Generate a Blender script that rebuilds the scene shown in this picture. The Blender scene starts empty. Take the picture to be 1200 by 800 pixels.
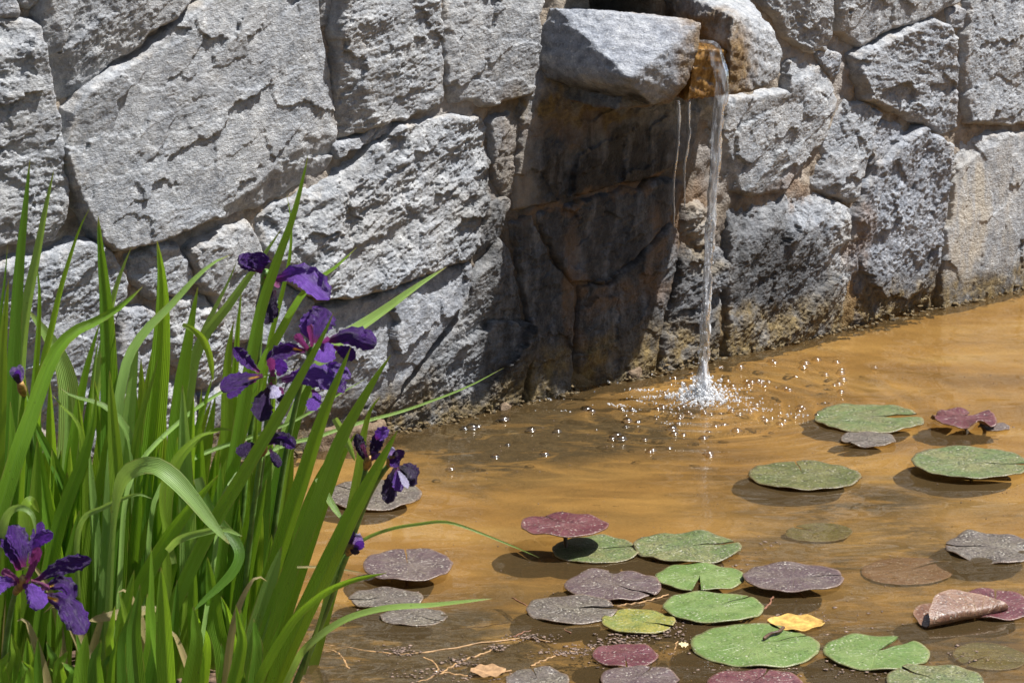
import bpy, bmesh, math, random
import numpy as np
from mathutils import Vector, Matrix

random.seed(7)
RNG = np.random.default_rng(11)
SC = bpy.context.scene
COL = SC.collection

# ------------------------------------------------------------------ camera
CAM_H = 1.05
PITCH = math.radians(13.3)
FPX = 3403.0                                   # focal length in pixels of the 1200 px wide photograph
cam_d = bpy.data.cameras.new('camera')
cam = bpy.data.objects.new('camera', cam_d)
COL.objects.link(cam)
cam.location = (0, 0, CAM_H)
cam.rotation_euler = (math.pi / 2 - PITCH, 0, 0)
cam_d.sensor_width = 36.0
cam_d.lens = 36.0 * FPX / 1200.0
cam_d.clip_start = 0.05
cam_d.clip_end = 2000
cam_d.dof.use_dof = True
cam_d.dof.focus_distance = 3.75
cam_d.dof.aperture_fstop = 30
SC.camera = cam

CP, SP = math.cos(PITCH), math.sin(PITCH)
def ray(px, py):
    a = (px - 600.0) / FPX; b = -(py - 400.0) / FPX
    return Vector((a, CP + b * SP, -SP + b * CP))
CAMP = Vector((0, 0, CAM_H))
def at_z(px, py, z=0.0):
    r = ray(px, py); t = (z - CAM_H) / r.z
    return CAMP + r * t
def at_y(px, py, y):
    r = ray(px, py)
    return CAMP + r * (y / r.y)

# wall frame: origin on the waterline, D along the wall (to the right and away), NRM out of the face
_w0 = at_z(520, 490); _w1 = at_z(1150, 347)
WO = Vector((_w0.x, _w0.y, 0))
DV = Vector((_w1.x - _w0.x, _w1.y - _w0.y, 0)).normalized()
NV = Vector((DV.y, -DV.x, 0))
def on_wall(px, py, p=0.0):
    """world point at distance p in front of the wall face, seen at that pixel of the photograph"""
    r = ray(px, py)
    t = (p - (CAMP - WO).dot(NV)) / r.dot(NV)
    return CAMP + r * t
def wsz(px, py):
    q = on_wall(px, py) - WO
    return (q.dot(DV), q.z)
def wall_local(v):
    q = Vector(v) - WO
    return Vector((q.dot(DV), -q.dot(NV), q.z))
WALL_ROT = math.atan2(DV.y, DV.x)              # local x = along, local -y = outwards, local z = up

# ------------------------------------------------------------------ light
_a = on_wall(830, 112) - WO; _b = on_wall(760, 430) - WO
_c = on_wall(622, 112) - WO; _e = on_wall(556, 478) - WO
_sl = 0.5 * ((_b - _a).dot(DV) / (_b.z - _a.z) + (_e - _c).dot(DV) / (_e.z - _c.z))
L = (-DV * _sl * 1.2 - NV * 0.335 + Vector((0, 0, -1))).normalized()     # direction the sunlight travels
S = -L
SUN_EL = math.asin(S.z); SUN_AZ = math.atan2(S.x, S.y)
world = bpy.data.worlds.new('World'); SC.world = world; world.use_nodes = True
wn = world.node_tree
sky = wn.nodes.new('ShaderNodeTexSky'); sky.sky_type = 'NISHITA'; sky.sun_disc = False
sky.sun_elevation = SUN_EL; sky.sun_rotation = SUN_AZ
sky.air_density = 1.0; sky.dust_density = 1.5; sky.ozone_density = 1.0
bg = wn.nodes['Background']; bg.inputs['Strength'].default_value = 0.05
wn.links.new(sky.outputs[0], bg.inputs[0])
sun_d = bpy.data.lights.new('sun', 'SUN'); sun_d.energy = 4.6; sun_d.angle = math.radians(0.53)
sun_d.color = (1.0, 0.985, 0.96)
sun = bpy.data.objects.new('sun', sun_d); COL.objects.link(sun)
sun.rotation_euler = L.to_track_quat('-Z', 'Y').to_euler()
sun.location = (2, -1, 6)
SC.view_settings.view_transform = 'Standard'; SC.view_settings.look = 'None'
SC.view_settings.gamma = 1.0; SC.view_settings.exposure = 1.1
SC.render.engine = 'CYCLES'
cy = SC.cycles
cy.use_denoising = True
cy.max_bounces = 10; cy.diffuse_bounces = 4; cy.glossy_bounces = 4; cy.transmission_bounces = 8; cy.transparent_max_bounces = 16
cy.caustics_reflective = False; cy.caustics_refractive = True
cy.sample_clamp_indirect = 6.0

# ------------------------------------------------------------------ numpy noise
def _h(ix, iy, iz, seed):
    n = (ix.astype(np.int64) * 374761393 + iy.astype(np.int64) * 668265263 + iz.astype(np.int64) * 2147483647 + seed * 974634777) & 0xffffffff
    n = ((n ^ (n >> 13)) * 1274126177) & 0xffffffff
    n = ((n ^ (n >> 16)) * 2246822519) & 0xffffffff
    return n ^ (n >> 15)
def noise3(x, y, z, seed=0):
    x, y, z = np.broadcast_arrays(np.asarray(x, float), np.asarray(y, float), np.asarray(z, float))
    x0, y0, z0 = np.floor(x), np.floor(y), np.floor(z)
    fx, fy, fz = x - x0, y - y0, z - z0
    u, v, w = (f * f * f * (f * (f * 6 - 15) + 10) for f in (fx, fy, fz))
    out = 0.0
    for i in (0, 1):
        for j in (0, 1):
            for k in (0, 1):
                hh = _h(x0 + i, y0 + j, z0 + k, seed)
                gx = (hh & 1023) / 511.5 - 1; gy = ((hh >> 10) & 1023) / 511.5 - 1; gz = ((hh >> 20) & 1023) / 511.5 - 1
                d = gx * (fx - i) + gy * (fy - j) + gz * (fz - k)
                out = out + d * (u if i else 1 - u) * (v if j else 1 - v) * (w if k else 1 - w)
    return out * 1.1
def noise2(x, y, seed=0):
    x, y = np.broadcast_arrays(np.asarray(x, float), np.asarray(y, float))
    x0, y0 = np.floor(x), np.floor(y)
    fx, fy = x - x0, y - y0
    u, v = (f * f * f * (f * (f * 6 - 15) + 10) for f in (fx, fy))
    out = 0.0
    zz = np.zeros_like(x0)
    for i in (0, 1):
        for j in (0, 1):
            hh = _h(x0 + i, y0 + j, zz, seed)
            gx = (hh & 1023) / 511.5 - 1; gy = ((hh >> 10) & 1023) / 511.5 - 1
            out = out + (gx * (fx - i) + gy * (fy - j)) * (u if i else 1 - u) * (v if j else 1 - v)
    return out * 1.4
def fbm2(x, y, seed=0, octv=4, gain=0.5, lac=2.03):
    a, s, out = 1.0, 1.0, 0.0
    for o in range(octv):
        out = out + a * noise2(x * s + 13.7 * o, y * s - 7.1 * o, seed + o); a *= gain; s *= lac
    return out
def fbm3(x, y, z, seed=0, octv=4, gain=0.5, lac=2.03):
    a, s, out = 1.0, 1.0, 0.0
    for o in range(octv):
        out = out + a * noise3(x * s + 13.7 * o, y * s - 7.1 * o, z * s + 3.3 * o, seed + o); a *= gain; s *= lac
    return out
def sstep(a, b, x):
    t = np.clip((x - a) / (b - a), 0, 1); return t * t * (3 - 2 * t)

# ------------------------------------------------------------------ node helper
class NB:
    def __init__(s, name):
        s.m = bpy.data.materials.new(name); s.m.use_nodes = True
        s.t = s.m.node_tree; s.t.nodes.clear()
        s.out = s.t.nodes.new('ShaderNodeOutputMaterial')
    def put(s, sock, v):
        if v is None: return
        if isinstance(v, bpy.types.NodeSocket): s.t.links.new(v, sock)
        elif isinstance(v, (tuple, list)) and sock.type == 'RGBA' and len(v) == 3: sock.default_value = (*v, 1)
        else: sock.default_value = v
    def new(s, typ, ins=None, **props):
        n = s.t.nodes.new(typ)
        for k, v in props.items(): setattr(n, k, v)
        for k, v in (ins or {}).items(): s.put(n.inputs[k], v)
        return n
    def coord(s, which='Object'): return s.new('ShaderNodeTexCoord').outputs[which]
    def mapping(s, v, scale=(1, 1, 1), rot=(0, 0, 0), loc=(0, 0, 0)):
        return s.new('ShaderNodeMapping', {'Vector': v, 'Scale': scale, 'Rotation': rot, 'Location': loc}).outputs[0]
    def noise(s, v, scale, detail=4, rough=0.55, dist=0.0):
        return s.new('ShaderNodeTexNoise', {'Vector': v, 'Scale': scale, 'Detail': detail, 'Roughness': rough, 'Distortion': dist}).outputs[0]
    def voro(s, v, scale, feature='F1', rnd=1.0):
        return s.new('ShaderNodeTexVoronoi', {'Vector': v, 'Scale': scale, 'Randomness': rnd}, feature=feature).outputs['Distance']
    def ramp(s, f, stops, interp='LINEAR'):
        n = s.new('ShaderNodeValToRGB', {'Fac': f}); cr = n.color_ramp; cr.interpolation = interp
        while len(cr.elements) > 1: cr.elements.remove(cr.elements[-1])
        for i, (p, c) in enumerate(stops):
            e = cr.elements[0] if i == 0 else cr.elements.new(p)
            e.position = p
            if not isinstance(c, (tuple, list)): c = (c, c, c)
            e.color = (*c, 1)
        return n.outputs[0]
    def mix(s, f, a, b, blend='MIX'):
        n = s.new('ShaderNodeMix', data_type='RGBA', blend_type=blend)
        s.put(n.inputs[0], f); s.put(n.inputs[6], a); s.put(n.inputs[7], b)
        return n.outputs[2]
    def math(s, op, a, b=None, clamp=False):
        n = s.new('ShaderNodeMath', operation=op, use_clamp=clamp)
        s.put(n.inputs[0], a)
        if b is not None: s.put(n.inputs[1], b)
        return n.outputs[0]
    def mapr(s, v, a, b, c=0.0, d=1.0, smooth=True):
        n = s.new('ShaderNodeMapRange', {'Value': v, 'From Min': a, 'From Max': b, 'To Min': c, 'To Max': d})
        n.interpolation_type = 'SMOOTHSTEP' if smooth else 'LINEAR'
        return n.outputs[0]
    def attr(s, name, out='Fac'): return s.new('ShaderNodeAttribute', attribute_name=name).outputs[out]
    def rnd(s): return s.new('ShaderNodeObjectInfo').outputs['Random']
    def bump(s, h, strength=0.5, dist=0.01, normal=None):
        n = s.new('ShaderNodeBump', {'Height': h, 'Strength': strength, 'Distance': dist})
        if normal is not None: s.put(n.inputs['Normal'], normal)
        return n.outputs[0]
    def bsdf(s, col, rough=0.7, normal=None, spec=0.5, **kw):
        n = s.new('ShaderNodeBsdfPrincipled', {'Base Color': col, 'Roughness': rough, 'Specular IOR Level': spec})
        if normal is not None: s.put(n.inputs['Normal'], normal)
        for k, v in kw.items(): s.put(n.inputs[k.replace('_', ' ')], v)
        return n.outputs[0]
    def done(s, shader):
        s.t.links.new(shader, s.out.inputs['Surface']); return s.m

# ------------------------------------------------------------------ object helpers
def tag(o, label=None, cat=None, group=None, kind=None):
    if label: o['label'] = label
    if cat: o['category'] = cat
    if group: o['group'] = group
    if kind: o['kind'] = kind
    return o
def empty(name, loc, rz=0.0):
    o = bpy.data.objects.new(name, None); COL.objects.link(o)
    o.location = loc; o.rotation_euler = (0, 0, rz); o.empty_display_size = 0.05
    return o
def mesh_np(name, V, F, mat, parent=None, smooth=True, attrs=None, world_to=None):
    """V (n,3) array, F (m,4) or (m,3) array or list"""
    me = bpy.data.meshes.new(name)
    V = np.asarray(V, dtype=np.float64)
    if isinstance(F, np.ndarray):
        m, k = F.shape
        me.vertices.add(len(V)); me.vertices.foreach_set('co', V.ravel())
        me.loops.add(m * k); me.loops.foreach_set('vertex_index', F.astype(np.int32).ravel())
        me.polygons.add(m); me.polygons.foreach_set('loop_start', np.arange(0, m * k, k, dtype=np.int32))
        me.polygons.foreach_set('loop_total', np.full(m, k, dtype=np.int32))
    else:
        me.from_pydata([tuple(v) for v in V], [], [tuple(int(i) for i in f) for f in F])
    me.update(calc_edges=True); me.validate()
    if smooth: me.polygons.foreach_set('use_smooth', np.ones(len(me.polygons), dtype=bool))
    for k, v in (attrs or {}).items():
        a = me.attributes.new(k, 'FLOAT', 'POINT'); a.data.foreach_set('value', np.asarray(v, dtype=np.float32))
    if mat: me.materials.append(mat)
    o = bpy.data.objects.new(name, me); COL.objects.link(o)
    if parent: o.parent = parent
    return o
def grid_faces(nr, nc, keep=None):
    idx = np.arange(nr * nc).reshape(nr, nc)
    f = np.stack([idx[:-1, :-1], idx[:-1, 1:], idx[1:, 1:], idx[1:, :-1]], -1).reshape(-1, 4)
    if keep is not None:
        k = keep.reshape(-1); f = f[k[f].all(1)]
    return f
def compact(V, F, attrs):
    used = np.unique(F); m = np.full(len(V), -1); m[used] = np.arange(len(used))
    return V[used], m[F], {k: np.asarray(v)[used] for k, v in attrs.items()}
# ------------------------------------------------------------------ wall materials
def stone_material(name, coarse=1.0):
    N = NB(name); co = N.coord(); r = N.rnd()
    off = N.new('ShaderNodeVectorMath', {0: co}, operation='ADD')
    comb = N.new('ShaderNodeCombineXYZ', {0: N.math('MULTIPLY', r, 7.3), 1: N.math('MULTIPLY', r, 3.1), 2: 0.0}).outputs[0]
    N.put(off.inputs[1], comb); v = off.outputs[0]
    big = N.noise(v, 9, 5, 0.6)
    fine = N.noise(v, 70, 8, 0.7)
    speck = N.noise(v, 420, 3, 0.6)
    base = N.ramp(fine, [(0.27, (0.11, 0.119, 0.136)), (0.41, (0.255, 0.269, 0.292)), (0.55, (0.39, 0.404, 0.425)), (0.73, (0.63, 0.64, 0.648))])
    base = N.mix(N.mapr(big, 0.35, 0.7), base, N.mix(0.35, base, (0.40, 0.39, 0.38)), 'MIX')
    base = N.mix(1.0, base, N.ramp(r, [(0, (0.86, 0.86, 0.88)), (0.5, (1.0, 0.99, 0.97)), (1, (1.08, 1.05, 1.0))]), 'MULTIPLY')
    base = N.mix(N.mapr(N.noise(v, 17, 6, .7, .4), .40, .66, .55, 0), base, N.mix(1.0, base, (.68, .71, .77), 'MULTIPLY'))
    base = N.mix(N.mapr(speck, 0.56, 0.7, 0, 0.55), base, (0.12, 0.12, 0.125))
    base = N.mix(N.mapr(N.noise(v, 260, 3, 0.6), 0.58, 0.72, 0, 0.5), base, (0.66, 0.65, 0.62))
    base = N.mix(N.mapr(N.noise(v, 14, 6, 0.65), 0.60, 0.76, 0, 0.45), base, (0.38, 0.31, 0.225))
    # worn, lime-smeared arrises
    e = N.attr('edge')
    base = N.mix(N.math('MULTIPLY', e, N.mapr(N.noise(v, 30, 4), 0.42, 0.75, 0.0, 0.55)), base, (0.40, 0.34, 0.265))
    n1 = N.noise(co, 22, 6, 0.65); n2 = N.noise(N.mapping(co, (1, 1, 0.25)), 45, 5, 0.6)
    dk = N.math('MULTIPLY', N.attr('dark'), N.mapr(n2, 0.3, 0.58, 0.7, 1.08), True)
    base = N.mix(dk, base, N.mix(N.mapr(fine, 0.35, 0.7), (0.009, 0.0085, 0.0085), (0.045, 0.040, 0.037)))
    ru = N.math('MULTIPLY', N.attr('rust'), N.mapr(n1, 0.34, 0.6, 0.15, 1.0), True)
    base = N.mix(ru, base, N.mix(n2, (0.13, 0.058, 0.018), (0.23, 0.135, 0.055)))
    oc = N.math('MULTIPLY', N.attr('ochre'), N.mapr(n1, 0.36, 0.55, 0.25, 1.0), True)
    base = N.mix(oc, base, N.mix(N.mapr(fine, 0.35, 0.65), (0.075, 0.05, 0.018), (0.25, 0.17, 0.05)))
    pa = N.math('MULTIPLY', N.attr('pale'), N.mapr(n2, 0.35, 0.6, 0.1, 1.0), True)
    base = N.mix(pa, base, (0.46, 0.40, 0.31))
    wet = N.math('MULTIPLY', N.attr('wet'), N.mapr(n1, 0.35, 0.6, 0.4, 1.0), True)
    rough = N.mapr(wet, 0, 1, 0.9, 0.38, False)
    h = N.math('ADD', N.math('MULTIPLY', fine, 1.0), N.math('MULTIPLY', N.noise(v, 260, 6, 0.72), 0.75))
    h = N.math('ADD', h, N.math('MULTIPLY', N.noise(N.mapping(v, (1, 1, 3.2), (0, 0.35, 0)), 60, 5, 0.7), 0.7))
    nrm = N.bump(h, 0.9, 0.0052 * coarse)
    return N.done(N.bsdf(base, rough, nrm, 0.35))
M_STONE = stone_material('rough_grey_stone')

def mortar_material():
    N = NB('lime_mortar'); co = N.coord()
    f = N.noise(co, 60, 8, 0.7); b = N.noise(co, 8, 4)
    c = N.ramp(f, [(0.3, (0.12, 0.093, 0.068)), (0.5, (0.255, 0.208, 0.158)), (0.7, (0.40, 0.345, 0.28))])
    c = N.mix(N.mapr(b, 0.45, 0.65), c, N.mix(0.5, c, (0.30, 0.30, 0.31)))
    c = N.mix(N.math('MULTIPLY', N.attr('dark'), 0.93), c, (0.028, 0.022, 0.017))
    c = N.mix(N.math('MULTIPLY', N.attr('rust'), 0.8), c, (0.23, 0.12, 0.045))
    c = N.mix(N.math('MULTIPLY', N.attr('ochre'), 0.8), c, (0.16, 0.105, 0.035))
    rough = N.mapr(N.attr('wet'), 0, 1, 0.92, 0.45, False)
    nrm = N.bump(N.math('ADD', f, N.noise(co, 300, 4)), 0.8, 0.004)
    return N.done(N.bsdf(c, rough, nrm, 0.3))
M_MORTAR = mortar_material()

# stain blobs, the dark ones under the spout also painting its shade, in photograph pixels on the wall face: kind, cx, cy, rx, ry, amount
STAINS_AND_SHADE = [
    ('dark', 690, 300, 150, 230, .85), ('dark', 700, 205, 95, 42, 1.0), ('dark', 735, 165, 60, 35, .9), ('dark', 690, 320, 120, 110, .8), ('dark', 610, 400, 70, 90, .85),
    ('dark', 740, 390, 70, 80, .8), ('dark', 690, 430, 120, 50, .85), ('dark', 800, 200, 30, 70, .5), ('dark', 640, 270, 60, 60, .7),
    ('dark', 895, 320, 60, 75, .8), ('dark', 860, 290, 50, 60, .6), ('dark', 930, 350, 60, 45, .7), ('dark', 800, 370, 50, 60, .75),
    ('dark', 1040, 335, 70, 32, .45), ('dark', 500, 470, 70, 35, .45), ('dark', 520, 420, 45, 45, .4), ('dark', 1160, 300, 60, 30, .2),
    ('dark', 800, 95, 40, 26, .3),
    ('rust', 690, 235, 85, 8, .6), ('rust', 640, 250, 36, 9, .5), ('rust', 750, 215, 40, 10, .7), ('rust', 660, 140, 60, 22, .4), ('rust', 760, 300, 14, 60, .5),
    ('rust', 665, 350, 16, 90, .6), ('rust', 715, 345, 35, 25, .6), ('rust', 590, 180, 20, 60, .25),
    ('rust', 1000, 290, 16, 60, .55), ('rust', 990, 360, 14, 30, .7), ('rust', 920, 228, 40, 10, .5), ('rust', 810, 255, 30, 34, .45),
    ('ochre', 630, 122, 30, 14, .9), ('ochre', 690, 130, 60, 10, .7), ('ochre', 880, 380, 70, 30, .75), ('ochre', 800, 415, 60, 35, .6), ('ochre', 860, 410, 60, 25, .9),
    ('ochre', 815, 290, 28, 34, .5), ('ochre', 560, 465, 30, 16, .4),
    ('pale', 1125, 250, 26, 80, .75), ('pale', 1170, 240, 14, 70, .4), ('pale', 975, 300, 20, 60, .35), ('pale', 815, 250, 22, 25, .5), ('pale', 470, 250, 120, 60, .15),
    ('pale', 600, 190, 26, 70, .3),
]
def blob_sz():
    out = []
    for k, cx, cy, rx, ry, a in STAINS_AND_SHADE:
        s0, z0 = wsz(cx, cy); s1, _ = wsz(cx + rx, cy); _, z1 = wsz(cx, cy - ry)
        out.append((k, s0, z0, abs(s1 - s0), abs(z1 - z0), a))
    return out
BLOBS = blob_sz()
def stain_shade_attrs(s, z):
    """dirt and painted shade masks on the wall face from along-wall position and height"""
    wx = fbm2(s * 14, z * 14, 301, 4); wz = fbm2(s * 14, z * 9, 309, 4)
    ss = s + wx * 0.035; zz = z + wz * 0.045
    A = {k: np.zeros_like(s) for k in ('dark', 'rust', 'ochre', 'pale')}
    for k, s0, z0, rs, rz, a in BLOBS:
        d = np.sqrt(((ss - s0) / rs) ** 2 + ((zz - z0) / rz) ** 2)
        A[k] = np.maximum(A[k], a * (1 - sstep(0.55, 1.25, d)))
    band = 1 - sstep(0.022, 0.085, zz)
    A['ochre'] = np.maximum(A['ochre'], 0.85 * band)
    A['dark'] = np.maximum(A['dark'], 0.62 * (1 - sstep(0.03, 0.085, zz)))
    A['wet'] = np.clip(np.maximum(A['dark'] * 0.9, 1 - sstep(0.0, 0.05, zz)), 0, 1)
    return A

# ------------------------------------------------------------------ the stone wall
WALL = tag(empty('stone_wall', WO, WALL_ROT), 'retaining wall of rough grey rubble stone with recessed tan mortar behind the pond', 'wall')

def poly_sd(P, x, y):
    """signed distance to the polygon, positive inside"""
    n = len(P); d = np.full(x.shape, 1e9); ins = np.zeros(x.shape, bool)
    for i in range(n):
        ax, ay = P[i]; bx, by = P[(i + 1) % n]
        ex, ey = bx - ax, by - ay; wx, wy = x - ax, y - ay
        t = np.clip((wx * ex + wy * ey) / (ex * ex + ey * ey + 1e-12), 0, 1)
        d = np.minimum(d, (wx - ex * t) ** 2 + (wy - ey * t) ** 2)
        c = ((ay > y) != (by > y)) & (x < (bx - ax) * (y - ay) / (by - ay + 1e-15) + ax)
        ins ^= c
    return np.where(ins, 1, -1) * np.sqrt(d)

def wall_stone(pix, seed, prot=0.03, ang=20, tilt=(0, 0), rough=1.0, step=0.0015, edge=0.012, strata=1.0, chips=4):
    P = [wsz(x, y) for x, y in pix]
    prot = prot * .74
    xs = [p[0] for p in P]; zs = [p[1] for p in P]
    m = 0.012
    gx = np.arange(min(xs) - m, max(xs) + m, step); gz = np.arange(min(zs) - m, max(zs) + m, step)
    X, Z = np.meshgrid(gx, gz)
    wx = X + 0.006 * fbm2(X * 28, Z * 28, seed, 4) ; wz = Z + 0.006 * fbm2(X * 28, Z * 28, seed + 50, 4)
    sd = poly_sd(P, wx, wz) + 0.0072
    cx, cz = float(np.mean(xs)), float(np.mean(zs)); R = 0.5 * max(max(xs) - min(xs), max(zs) - min(zs))
    rg = np.random.default_rng(seed)
    a = math.radians(ang); ca, sa = math.cos(a), math.sin(a)
    U = X * ca + Z * sa; V = -X * sa + Z * ca            # U along the bedding, V across it
    h = np.full(X.shape, prot) + tilt[0] * (X - cx) + tilt[1] * (Z - cz)
    # broken facets: a few planes cut the corners off
    for k in range(chips):
        th = rg.uniform(0, 2 * math.pi); d = rg.uniform(0.45, 0.85) * R; sl = rg.uniform(0.12, 0.5)
        q = (X - cx) * math.cos(th) + (Z - cz) * math.sin(th) - d + 0.012 * fbm2(X * 22, Z * 22, seed + 70 + k, 3)
        h = np.minimum(h, prot + tilt[0] * (X - cx) + tilt[1] * (Z - cz) - sl * q)
    # split faces: flat plates broken at slightly different angles, with sharp little steps between them
    npl = max(4, int(R * R * 900)); px_ = rg.uniform(min(xs), max(xs), npl); pz_ = rg.uniform(min(zs), max(zs), npl)
    ux = X + .014 * fbm2(X * 20, Z * 20, seed + 81, 4, .6); uz = Z + .014 * fbm2(X * 20, Z * 20, seed + 85, 4, .6)
    best = np.full(X.shape, 1e9); pl = np.zeros(X.shape)
    for k in range(npl):
        dx_ = (ux - px_[k]) * ca + (uz - pz_[k]) * sa; dz_ = -(ux - px_[k]) * sa + (uz - pz_[k]) * ca
        dq = dx_ ** 2 + (1.7 * dz_) ** 2; v_ = rg.normal(0, .0016) + rg.normal(0, .055) * (X - px_[k]) + rg.normal(-.01, .075) * (Z - pz_[k])
        m_ = dq < best; best = np.where(m_, dq, best); pl = np.where(m_, v_, pl)
    h = h + pl * min(1.2, rough)
    mute = rg.uniform(.45, .95) * (.55 + .45 * sstep(-.25, .35, fbm2(X * 13, Z * 13, seed + 95, 3)))   # some patches are smooth, some crumbly
    h0 = h
    # undulation, bedding ledges, pits, grain
    h = h + 0.0050 * rough * fbm2(X * 9, Z * 9, seed + 5, 3)
    t = fbm2(U * 7, V * 22, seed + 9, 4, 0.55) * 3.2
    led = np.floor(t) + sstep(0.35, 0.65, t - np.floor(t))
    h = h + 0.0021 * rough * strata * led
    rid = 1 - np.abs(noise2(U * 24, V * 80, seed + 21)) * 2
    h = h + 0.0013 * rough * strata * rid
    gs_ = rg.uniform(.8, 1.35)
    h = h + 0.0024 * rough * fbm2(X * 55 * gs_, Z * 55 * gs_, seed + 30, 5, 0.72)
    bl = np.abs(fbm2(U * 105 * gs_, V * 170 * gs_, seed + 41, 4, 0.7))
    h = h - 0.0032 * rough * bl
    pit = sstep(0.42, 0.75, noise2(X * 60, Z * 42, seed + 61)) * sstep(0.1, 0.5, noise2(X * 9, Z * 9, seed + 62))
    h = h - 0.004 * rough * pit
    h = h0 + (h - h0) * mute
    k = np.clip((sd + 0.002) / edge, 0, 1)
    prof = 1 - (1 - k) ** 2.6
    hh = -0.02 + (h + 0.02) * prof
    keep = sd > -0.0065
    hh = np.where(sd < -0.002, np.minimum(hh, -0.02 + (sd + 0.002) * 2), hh)
    Vv = np.stack([X, -hh, Z], -1).reshape(-1, 3)
    F = grid_faces(len(gz), len(gx), keep)
    at = {kk: vv.reshape(-1) for kk, vv in stain_shade_attrs(X, Z).items()}
    at['edge'] = (1 - sstep(0.004, 0.02, sd)).reshape(-1)
    Vv, F, at = compact(Vv, F, at)
    return mesh_np('wall_stone', Vv, F, M_STONE, WALL, True, at)

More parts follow.
